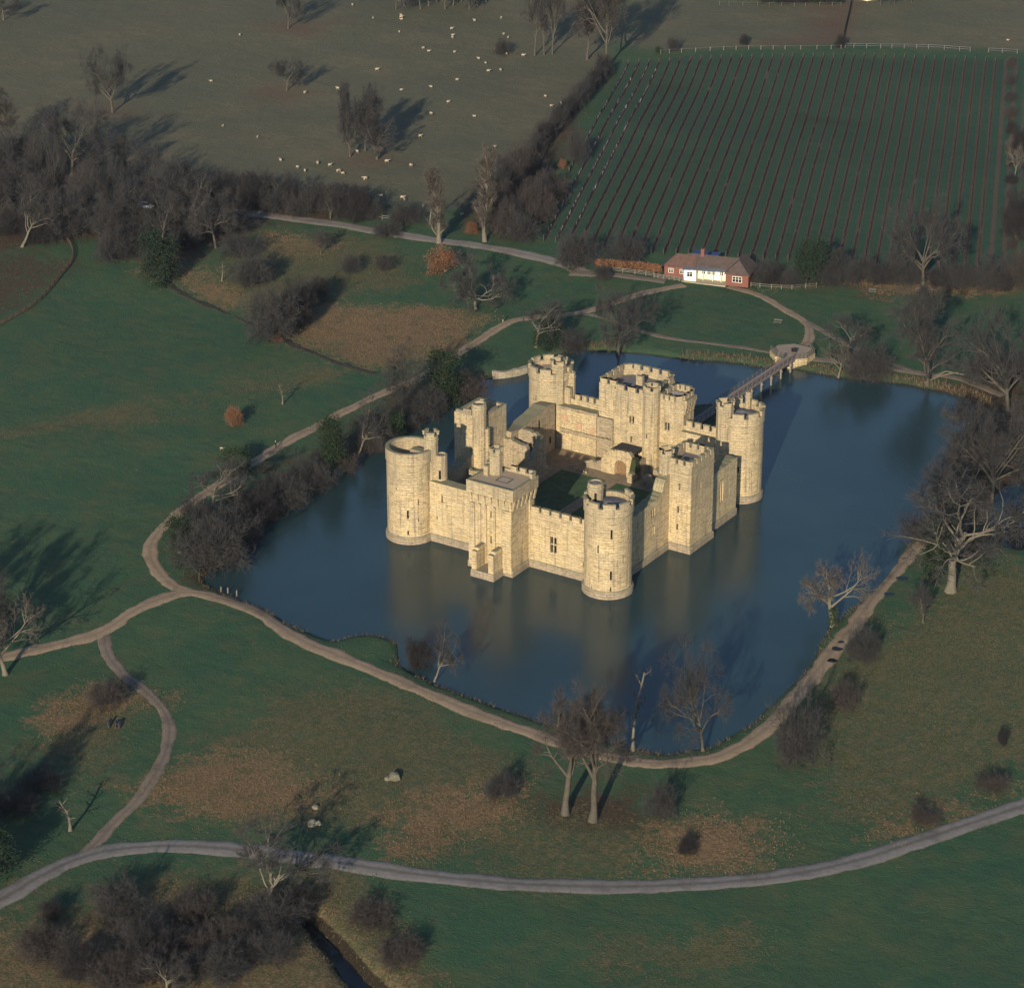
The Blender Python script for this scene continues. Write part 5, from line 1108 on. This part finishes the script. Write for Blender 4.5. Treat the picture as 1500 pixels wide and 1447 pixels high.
# top-edge houses, mostly out of the frame
for (u, v, wd, m1, m2, lab) in ((1113,-4,9,'cream','tilered','pale house with a reddish roof cut off by the top edge'), (1262,0,5,'cream','tile','small cream house beside the field track at the top edge')):
    g = G(u, v); h_ = empty('house', g, -.3, lab, 'house'); b = MB(); b.box(-wd/2, wd/2, 0, 6, -.3, 2.8); b.build('wall', M[m1], h_)
    b = MB(); x0, x1, y0, y1, z, hh = -wd/2-.3, wd/2+.3, -.4, 6.4, 2.75, 2.6; b.face([(x0,y0,z), (x1,y0,z), (x1,3,z+hh), (x0,3,z+hh)]); b.face([(x1,y1,z), (x0,y1,z), (x0,3,z+hh), (x1,3,z+hh)]); b.face([(x0,y1,z), (x0,y0,z), (x0,3,z+hh)]); b.face([(x1,y0,z), (x1,y1,z), (x1,3,z+hh)]); b.build('roof', M[m2], h_)
    b = MB(); b.box(-.5, .5, -.03, .02, .9, 2.0); b.build('window', M['void'], h_)
# clipped beech hedge left of the cottage
hp = chain(GW([(874,392),(905,394),(940,397),(966,401)]), 1.0); n = 5200; rr = np.random.RandomState(2); k = rr.randint(0, len(hp)-1, n); f = rr.rand(n)
c = hp[k]*(1-f)[:,None]+hp[k+1]*f[:,None]; pt_ = np.stack([c[:,0]+rr.uniform(-.7, .7, n), c[:,1]+rr.uniform(-.7, .7, n), 1+rr.rand(n)**.6*2.1], -1); pt_[:,2] += gzv(c[:,0], c[:,1])-1
def leafcloud(pts, size, rr):
    n = len(pts); a = rr.normal(size=(n, 3)); a /= np.linalg.norm(a, axis=1)[:,None]; b_ = np.cross(a, rr.normal(size=(n, 3))); b_ /= np.linalg.norm(b_, axis=1)[:,None]+1e-9
    s_ = size*rr.uniform(.6, 1.3, n)[:,None]; V = np.stack([pts-a*s_, pts-b_*s_*.7, pts+a*s_, pts+b_*s_*.7], 1).reshape(-1, 3); return V.tolist(), np.arange(4*n).reshape(-1, 4).tolist()
hc = hp.mean(0); he = empty('hedge', (hc[0], hc[1], gz(*hc)), 0, 'long clipped orange-brown beech hedge left of the cottage', 'hedge')
V, F = leafcloud(pt_-np.array([hc[0], hc[1], gz(*hc)]), .17, rr); m_ = bpy.data.meshes.new('foliage'); m_.from_pydata(V, [], F); m_.materials.append(M['leaforange']); link('foliage', m_, he)
b = MB()
for p in hp[::2]: b.box(p[0]-hc[0]-.05, p[0]-hc[0]+.05, p[1]-hc[1]-.05, p[1]-hc[1]+.05, -.2, 1.6)
b.build('stems', M['darkbark'], he); he.children[-1]['kind'] = 'stuff'

# ================================================================== benches, car, people, animals, stones
def picnic(u, v, rz, label):
    g = G(u, v); o = empty('picnic_table', g, rz, label, 'picnic table', 'picnic tables on the lawns')
    for k in range(3): b = MB(); b.box(-.9, .9, -.36+.25*k, -.13+.25*k, .70, .75); b.build('board', M['palewood'], o)
    for s_ in (-1, 1): b = MB(); b.box(-.9, .9, s_*.72-.14, s_*.72+.14, .40, .45); b.build('seat', M['palewood'], o)
    for s_ in (-1, 1):
        b = MB(); b.tube([(s_*.65, -.6, 0), (s_*.65, -.2, .7)], [.05]*2, 4); b.tube([(s_*.65, .6, 0), (s_*.65, .2, .7)], [.05]*2, 4); b.tube([(s_*.65, -.8, .38), (s_*.65, .8, .38)], [.045]*2, 4); b.build('trestle', M['greywood'], o)
picnic(1140, 473, ct, 'picnic table alone on the round lawn inside the path loop'); picnic(1278, 428, ct+.1, 'leftmost of the three picnic tables below the hedge'); picnic(1347, 427, ct, 'middle one of the three picnic tables below the hedge'); picnic(1362, 428, ct-.1, 'rightmost of the three picnic tables below the hedge')
g = G(213, 305); cr = empty('parked_car', g, math.radians(8), 'pale silver-blue car parked on the lane in the shade of the left wood', 'car')
def prism(prof, w_, mat, name, par, ins=0.0):
    b = MB(); n = len(prof); A = [(x, -w_, z) for x, z in prof]; B = [(x, w_, z) for x, z in prof]
    b.face(A[::-1] if False else A); b.face(B[::-1])
    for i in range(n): j = (i+1) % n; b.face([A[j], A[i], B[i], B[j]])
    return b.build(name, mat, par)
cp = plain('car_paint', (.50, .56, .64), .03, 1, .3)
prism([(-2.1,.35),(2.1,.35),(2.15,.7),(1.95,.88),(1.0,.98),(-2.0,1.0),(-2.12,.7)], .85, cp, 'body', cr); prism([(-1.75,1.0),(1.0,.98),(.3,1.42),(-1.2,1.46)], .74, M['void'], 'window', cr); prism([(-1.25,1.44),(.34,1.40),(.28,1.47),(-1.15,1.5)], .72, cp, 'roof', cr)
b = MB(); b.tube([(0, -.1, 0), (0, .1, 0)], [.33]*2, 12); wm = b.mesh('wheel', M['void'])
for x in (-1.35, 1.35):
    for y in (-.8, .8): link('wheel', wm, cr, (x, y, .33))
for y in (-.6, .6): b = MB(); b.box(2.1, 2.17, y-.16, y+.16, .62, .76); b.build('headlight', M['white'], cr)
def person(u, v, rz, label, jacket, trousers, hair, step=.22):
    g = G(u, v); g[2] += .06; root = empty('person', g, rz, label, 'person')
    J = dict(pel=(0,0,.95), sp=(0,.01,1.2), ch=(0,.0,1.38), nk=(0,0,1.5), hd=(0,.02,1.62), tp=(0,.02,1.74), hl=(-.1,0,.9), kl=(-.11,step*.7,.5), al=(-.11,step*.75,.08), fl=(-.11,step*.75+.16,.04), hr=(.1,0,.9), kr=(.11,-step*.2,.5), ar=(.11,-step,.1), fr=(.11,-step+.15,.04),
             sl=(-.19,0,1.40), el=(-.24,-.08,1.12), wl=(-.23,.06,.9), gl=(-.22,.1,.8), sr=(.19,0,1.40), er=(.24,.02,1.12), wr=(.22,.16,.95), gr=(.21,.21,.87))
    R2 = dict(pel=.16, sp=.15, ch=.17, nk=.065, hd=.10, tp=.07, hl=.1, kl=.065, al=.05, fl=.045, hr=.1, kr=.065, ar=.05, fr=.045, sl=.075, el=.055, wl=.042, gl=.045, sr=.075, er=.055, wr=.042, gr=.045)
    E_ = ['pel-sp','sp-ch','ch-nk','nk-hd','hd-tp','pel-hl','hl-kl','kl-al','al-fl','pel-hr','hr-kr','kr-ar','ar-fr','ch-sl','sl-el','el-wl','wl-gl','ch-sr','sr-er','er-wr','wr-gr']
    ks = list(J); m0 = bpy.data.meshes.new('skin'); m0.from_pydata([J[k] for k in ks], [tuple(ks.index(q) for q in e_.split('-')) for e_ in E_], [])
    o = bpy.data.objects.new('skin', m0); COL.objects.link(o); md = o.modifiers.new('s', 'SKIN'); sv_ = m0.skin_vertices[0].data
    for i, k in enumerate(ks): sv_[i].radius = (R2[k], R2[k]); sv_[i].use_root = k == 'pel'
    o.modifiers.new('d', 'SUBSURF').levels = 1
    bpy.context.view_layer.update(); m1 = bpy.data.meshes.new_from_object(o.evaluated_get(bpy.context.evaluated_depsgraph_get())); bpy.data.objects.remove(o)
    m1.materials.clear()
    for mt in (M['skin'], jacket, trousers, M['void']): m1.materials.append(mt)
    for p in m1.polygons:
        z = p.center.z; x = abs(p.center.x); p.material_index = 3 if z < .1 else 2 if (z < .93 and x < .19) else (0 if (z > 1.5 or (x > .18 and z < .9)) else 1); p.use_smooth = True
    link('body', m1, root)
    b = MB(); rings = []
    for i in range(6):
        an = i/5*1.75; rings.append((.115*math.sin(an), 1.655+.115*math.cos(an)))
    V = [(r_*math.cos(a_*math.pi/5), .0+r_*math.sin(a_*math.pi/5)-.01, z_) for r_, z_ in rings for a_ in range(10)]
    b.shared(V, [(i*10+a_, (i+1)*10+a_, (i+1)*10+(a_+1) % 10, i*10+(a_+1) % 10) for i in range(5) for a_ in range(10)], 0, True); b.build('hair', hair, root); return root
M['skin'] = plain('skin', (.45, .29, .21), .08); navy = plain('navy_cloth', (.018, .018, .030), .2); black = plain('black_cloth', (.014, .013, .015), .2); fair = plain('fair_hair', (.50, .38, .22), .15); dkhair = plain('dark_hair', (.03, .02, .015), .1); beige = plain('beige_cloth', (.32, .26, .2), .1)
person(404, 658, -.9, 'person with fair hair and dark clothes walking on the left bank path', black, navy, fair)
person(737, 473, 2.3, 'person in a dark coat and pale trousers on the path beside the bracken', black, beige, dkhair)
def animal_mesh(name, L, bh, leg, mats, neck=.25, fat=1.0):
    b = MB(); n = 10; rg = []
    for i in range(9):
        t = i/8; r_ = math.sin(math.pi*(.08+.86*t))**.55*bh*fat; x = (t-.5)*L; rg.append([(x, r_*math.cos(2*math.pi*k/n), leg+bh*.9+r_*.95*math.sin(2*math.pi*k/n)) for k in range(n)])
    V = [p for r_ in rg for p in r_]; F = [(i*n+k, i*n+(k+1) % n, (i+1)*n+(k+1) % n, (i+1)*n+k) for i in range(8) for k in range(n)]+[tuple(range(n))[::-1], tuple(8*n+k for k in range(n))]
    b.shared(V, F, 0, True); hx = L*.5
    b.tube([(hx*.8, 0, leg+bh*1.2), (hx+neck*.6, 0, leg+bh*1.2+neck*.5), (hx+neck*1.1, 0, leg+bh*1.1+neck*.55), (hx+neck*1.9, 0, leg+bh*.9+neck*.3)], [bh*.5, bh*.33, bh*.36, bh*.18], 7, 1)
    for s_ in (-1, 1):
        b.tube([(hx+neck*.95, s_*.05, leg+bh*1.3+neck*.55), (hx+neck*.85, s_*.17, leg+bh*1.3+neck*.6)], [.05, .02], 4, 1)
        for x in (-L*.34, L*.34): b.tube([(x, s_*bh*.5, leg+bh*.6), (x-.04*(x < 0), s_*bh*.5, leg*.5), (x, s_*bh*.5, 0)], [bh*.24, .05, .045], 5, 1)
    b.tube([(-hx*.95, 0, leg+bh*1.2), (-hx*1.12, 0, leg+bh*.6)], [.07, .03], 5, 0)
    return b.mesh(name, mats)
wool = plain('sheep_wool', (.34, .29, .21), .2, 4); face = plain('sheep_face', (.25, .21, .16), .2)
sm = animal_mesh('sheep', 1.15, .38, .38, [wool, face])
S1 = [(49,22),(140,79),(263,66),(263,76),(265,86),(255,140),(585,91),(485,127),(490,155),(488,165),(703,79),(714,150),(733,165),(361,212),(384,226),(498,229),(677,215),(726,237),(799,245),(603,258),(634,277),(157,307),(646,313),(700,308),(508,351),(394,382),(263,396),(896,424),(967,456),(924,467),(470,449),(394,500),(585,512),(347,599),(672,645),(200,711),(305,728),(7,763),(102,788),(174,863),(268,870),(278,878),(70,667),(701,732),(657,793),(360,910),(530,945)]
S1 = [(x/3+500, y/3) for x, y in S1]+[(x/3, y/3) for x, y in ((1054,154),(928,357),(980,554),(1132,602),(1484,390),(1340,408),(1233,705),(1307,735),(1340,751),(1396,718),(1450,727),(1485,753))]+[(1476,59),(497,250),(535,262)]
random.seed(9)
for i, (u, v) in enumerate(S1):
    g = G(u, v+2); s_ = random.uniform(.72, .95); lab = 'cream sheep grazing on the grass of the big pasture'
    if (u, v) == (1476, 59): lab = 'lone white sheep beyond the fence at the top right corner'
    elif i in (40, 41): lab = ['rear of two sheep close together near the lane poplars', 'front of two sheep close together near the lane poplars'][i-40]
    elif i in (2, 3, 4): lab = ['rearmost of three sheep bunched in the far pasture', 'middle of three sheep bunched in the far pasture', 'front of three sheep bunched in the far pasture'][i-2]
    elif v > 232 and u < 520: lab = 'cream sheep in the loose line above the scrub belt'
    o = link('sheep', sm, None, g, random.random()*6.28); o.scale = (s_,)*3; tag(o, lab, 'sheep', 'sheep in the pasture')
g = G(325, 660); o = link('dog', animal_mesh('dog', .8, .2, .42, [wool, wool], .3), None, g, .3); o.scale = (.95,)*3; tag(o, 'white dog standing on the lawn near the walker', 'dog')
def rock(mb, c, r, rr):
    n = 7; V = [(c[0], c[1], c[2]+r*.8)]; 
    for q, (f, z) in enumerate(((.7, .62), (1, .15), (1.02, -.3))): V += [(c[0]+r*f*rr.uniform(.75, 1.15)*math.cos(6.283*k/n), c[1]+r*f*rr.uniform(.75, 1.15)*math.sin(6.283*k/n), c[2]+r*z*rr.uniform(.8, 1.2)) for k in range(n)]
    F = [(0, 1+k, 1+(k+1) % n) for k in range(n)]+[(1+q*n+k, 1+(q+1)*n+k, 1+(q+1)*n+(k+1) % n, 1+q*n+(k+1) % n) for q in range(2) for k in range(n)]; mb.shared(V, F)
rr = random.Random(6); mossy = bark('mossy_stone', (.17, .16, .12), 1.0)
g = G(578, 1141); o = empty('boulder', g, 0, 'mossy pale boulder in the rough grass left of the twin trees', 'boulder'); b = MB(); rock(b, (0, 0, .4), 1.0, rr); b.build('stone', mossy, o); b = MB(); rock(b, (-.9, -.7, .15), .55, rr); b.build('stone', mossy, o)
g = G(458, 1208); o = empty('boulder', g, 0, 'flat pale broken stone just above the road', 'boulder'); b = MB(); rock(b, (0, 0, .2), .8, rr); b.build('stone', M['bank_stone'], o); b = MB(); rock(b, (.7, .5, .3), .5, rr); b.build('stone', M['bank_stone'], o)
g = G(462, 1184); b = MB(); rock(b, (0, 0, .2), .5, rr); tag(b.build('boulder', M['bank_stone'], None, g), 'small pale stone above the flat broken one', 'boulder')
g = G(168, 1062); lp = empty('log_pile', g, .5, 'heap of grey weathered logs beside the bramble patch', 'log pile')
for k in range(9): b = MB(); x = rr.uniform(-1.3, 1.3); z = .25+.28*(k//5); b.tube([(x, -1.2+rr.uniform(-.3, .3), z), (x+rr.uniform(-.3, .3), 1.0+rr.uniform(-.3, .3), z+rr.uniform(0, .2))], [.2, .15], 7); b.build('log', M['palebark'], lp)
# puddles in the muddy path
for k, (u, v, rx) in enumerate(((1322,848,1.1),(1302,871,.9),(1226,951,1.0),(1219,968,.9),(1232,941,.6))):
    g = G(u, v); b = MB(); b.face([(rx*(1+.18*math.sin(3*a_*.314+k))*math.cos(a_*.314), rx*.72*(1+.2*math.cos(2*a_*.314+k))*math.sin(a_*.314), 0) for a_ in range(20)])
    g[2] = gz(g[0], g[1])+.135; tag(b.build('puddle', M['dkwater'], None, g, .6), ['round dark puddle nearest the biggest forked tree', 'dark wet hollow just below the round puddle', 'dark puddle beside the grey bush on the path', 'lowest dark puddle on the right bank path', 'smallest dark puddle above the one by the grey bush'][k], 'puddle', 'puddles on the right bank path')
# fallen pale boughs at the far right corner
for pts, lab in (([(1355,562),(1375,556),(1400,553),(1420,549)], 'pale fallen bough lying along the far right bank'), ([(1366,556),(1385,549),(1412,556)], 'second pale fallen bough crossing the first on the far right bank'), ([(740,1045),(770,1030),(790,1042)], None)):
    if lab is None: continue
    P = [G(u, v)+np.array([0, 0, .5+.3*i]) for i, (u, v) in enumerate(pts)]; b = MB(); c = P[0]; b.tube([tuple(p-c) for p in P], [.28, .22, .16, .08][:len(P)], 6); tag(b.build('fallen_bough', M['palebark'], None, c), lab, 'bough')

# ------------------------------------------------------------------ the winter haze of the air
b = MB(); b.box(-4600, 4400, -4500, 4700, -2.8, 226)
hm = bpy.data.materials.new('haze'); hm.use_nodes = True; ht = hm.node_tree; ht.nodes.clear(); ho = ht.nodes.new('ShaderNodeOutputMaterial'); hv = ht.nodes.new('ShaderNodeVolumePrincipled')
hv.inputs['Color'].default_value = (.80, .86, .95, 1); hv.inputs['Density'].default_value = HAZE; hv.inputs['Anisotropy'].default_value = .2
ht.links.new(hv.outputs[0], ho.inputs['Volume'])
if HAZE: tag(b.build('haze', hm), kind='stuff')

# ================================================================== rough vegetation nobody could count
rs = np.random.RandomState(12)
def tufts(name, zone, count, box, h, w_, mat, thr=.5, blades=3, noise=None):
    n = count*4; x = rs.uniform(box[0], box[1], n); y = rs.uniform(box[2], box[3], n); m = mval(zone, x, y)
    d = CAM[None]-np.stack([x, y, x*0], -1); zz = -(d@_fw); u = 750+FPX*(-(d@_rt))/zz; v = 723.5-FPX*(-(d@_up))/zz
    ok = (m*(1+1.2*vnoise(x, y, 7, 21)) > rs.uniform(thr*.3, thr*2.1, n)) & (u > -60) & (u < 1560) & (v > -40) & (v < 1500); ok &= sdist(x, y, MOAT) > 1.2
    if noise is not None: ok &= vnoise(x, y, 4.5, 22) > noise
    x, y = x[ok][:count], y[ok][:count]; n = len(x); z = gzv(x, y)
    X = np.repeat(x, blades)+rs.normal(0, w_*.8, n*blades); Y = np.repeat(y, blades)+rs.normal(0, w_*.8, n*blades); Z = np.repeat(z, blades); N_ = n*blades
    an = rs.uniform(0, 6.28, N_); hh = h*rs.uniform(.45, 1.25, N_); ww = w_*rs.uniform(.5, 1.2, N_); lx = rs.normal(0, h*.35, N_); ly = rs.normal(0, h*.35, N_)
    V = np.empty((N_, 3, 3)); V[:,0] = np.stack([X-np.cos(an)*ww, Y-np.sin(an)*ww, Z-.05], -1); V[:,1] = np.stack([X+np.cos(an)*ww, Y+np.sin(an)*ww, Z-.05], -1); V[:,2] = np.stack([X+lx, Y+ly, Z+hh], -1)
    me = bpy.data.meshes.new(name); V = V.reshape(-1, 3); me.vertices.add(len(V)); me.vertices.foreach_set('co', V.ravel()); me.loops.add(len(V)); me.loops.foreach_set('vertex_index', np.arange(len(V))); me.polygons.add(N_); me.polygons.foreach_set('loop_start', np.arange(0, 3*N_, 3)); me.polygons.foreach_set('loop_total', np.full(N_, 3)); me.update(calc_edges=True); me.validate()
    me.materials.append(mat); return tag(link(name, me), kind='stuff')
def tuftmat(name, a, b_, c):
    k = N(name); p = k.pos(); return k.col(k.mix(k.ramp(k.noise(.25, p, 3), [(.35, (0,0,0)), (.65, (1,1,1))]), k.ramp(k.noise(3.5, p, 2), [(.35, a), (.65, b_)]), c))
M['dryg'] = tuftmat('dry_rough_grass', (.105, .096, .054), (.068, .074, .038), (.088, .084, .047)); M['brk'] = tuftmat('dead_bracken', (.20, .135, .078), (.115, .080, .046), (.150, .115, .068)); M['lit'] = tuftmat('woodland_litter', (.075, .052, .038), (.13, .085, .055), (.07, .06, .04))
tufts('rough_grass', 'dry', 120000, (-140, 140, -190, 160), .24, .045, M['dryg'], .40)
tufts('dead_bracken', 'bracken', 80000, (-200, 140, -150, 170), .34, .055, M['brk'], .38)
tufts('leaf_litter', 'litter', 20000, (-280, 120, -190, 260), .25, .07, M['lit'])
V = []; F = []
for L_, R2_ in VERGE:
    for E2, sg in ((L_, 1), (R2_, -1)):
        for i in range(len(E2)):
            if vnoise(E2[i,0], E2[i,1], 3, 40) < -.28: continue
            for _ in range(4):
                q = E2[i]+rs.normal(0, .28, 2); z = gz(*q); a_ = rs.uniform(0, 6.28); w2 = rs.uniform(.04, .12); b_ = len(V); l_ = rs.normal(0, .12, 2)
                V += [(q[0]-math.cos(a_)*w2, q[1]-math.sin(a_)*w2, z-.05), (q[0]+math.cos(a_)*w2, q[1]+math.sin(a_)*w2, z-.05), (q[0]+l_[0], q[1]+l_[1], z+rs.uniform(.1, .28))]; F.append((b_, b_+1, b_+2))
me = bpy.data.meshes.new('verge_grass'); me.from_pydata(V, [], F); me.materials.append(tuftmat('verge_grass', (.060, .075, .040), (.045, .070, .038), (.075, .075, .042))); tag(link('verge_grass', me), kind='stuff')
# reeds and withered growth along the water's edge
P = chain(MOAT, .35, True); n = len(P); t = np.roll(P, -1, 0)-np.roll(P, 1, 0); t /= np.linalg.norm(t, axis=1)[:,None]+1e-9; out = np.stack([t[:,1], -t[:,0]], -1)
if sdist(np.array([P[0,0]+out[0,0]*2]), np.array([P[0,1]+out[0,1]*2]), MOAT)[0] < 0: out = -out
V = []; F = []; north = (P[:,1] > 75)
for i in range(n):
    k_ = 8 if north[i] else 5
    if vnoise(P[i,0], P[i,1], 5, 30) < (-.3 if north[i] else -.12): continue
    for _ in range(k_):
        q = P[i]+out[i]*rs.uniform(-.2, 2.6 if north[i] else 1.3)+rs.normal(0, .2, 2); z = gz(*q); a_ = rs.uniform(0, 6.28); w2 = rs.uniform(.05, .16)*(1 if north[i] else .6); h_ = rs.uniform(.3, 1.1)*(1.1 if north[i] else .5); l_ = rs.normal(0, .35, 2); b_ = len(V)
        V += [(q[0]-math.cos(a_)*w2, q[1]-math.sin(a_)*w2, z-.1), (q[0]+math.cos(a_)*w2, q[1]+math.sin(a_)*w2, z-.1), (q[0]+l_[0], q[1]+l_[1], z+h_)]; F.append((b_, b_+1, b_+2))
me = bpy.data.meshes.new('bank_growth'); me.from_pydata(V, [], F); me.materials.append(tuftmat('withered_bank_growth', (.15, .105, .066), (.07, .056, .035), (.105, .085, .055))); tag(link('bank_growth', me), kind='stuff')
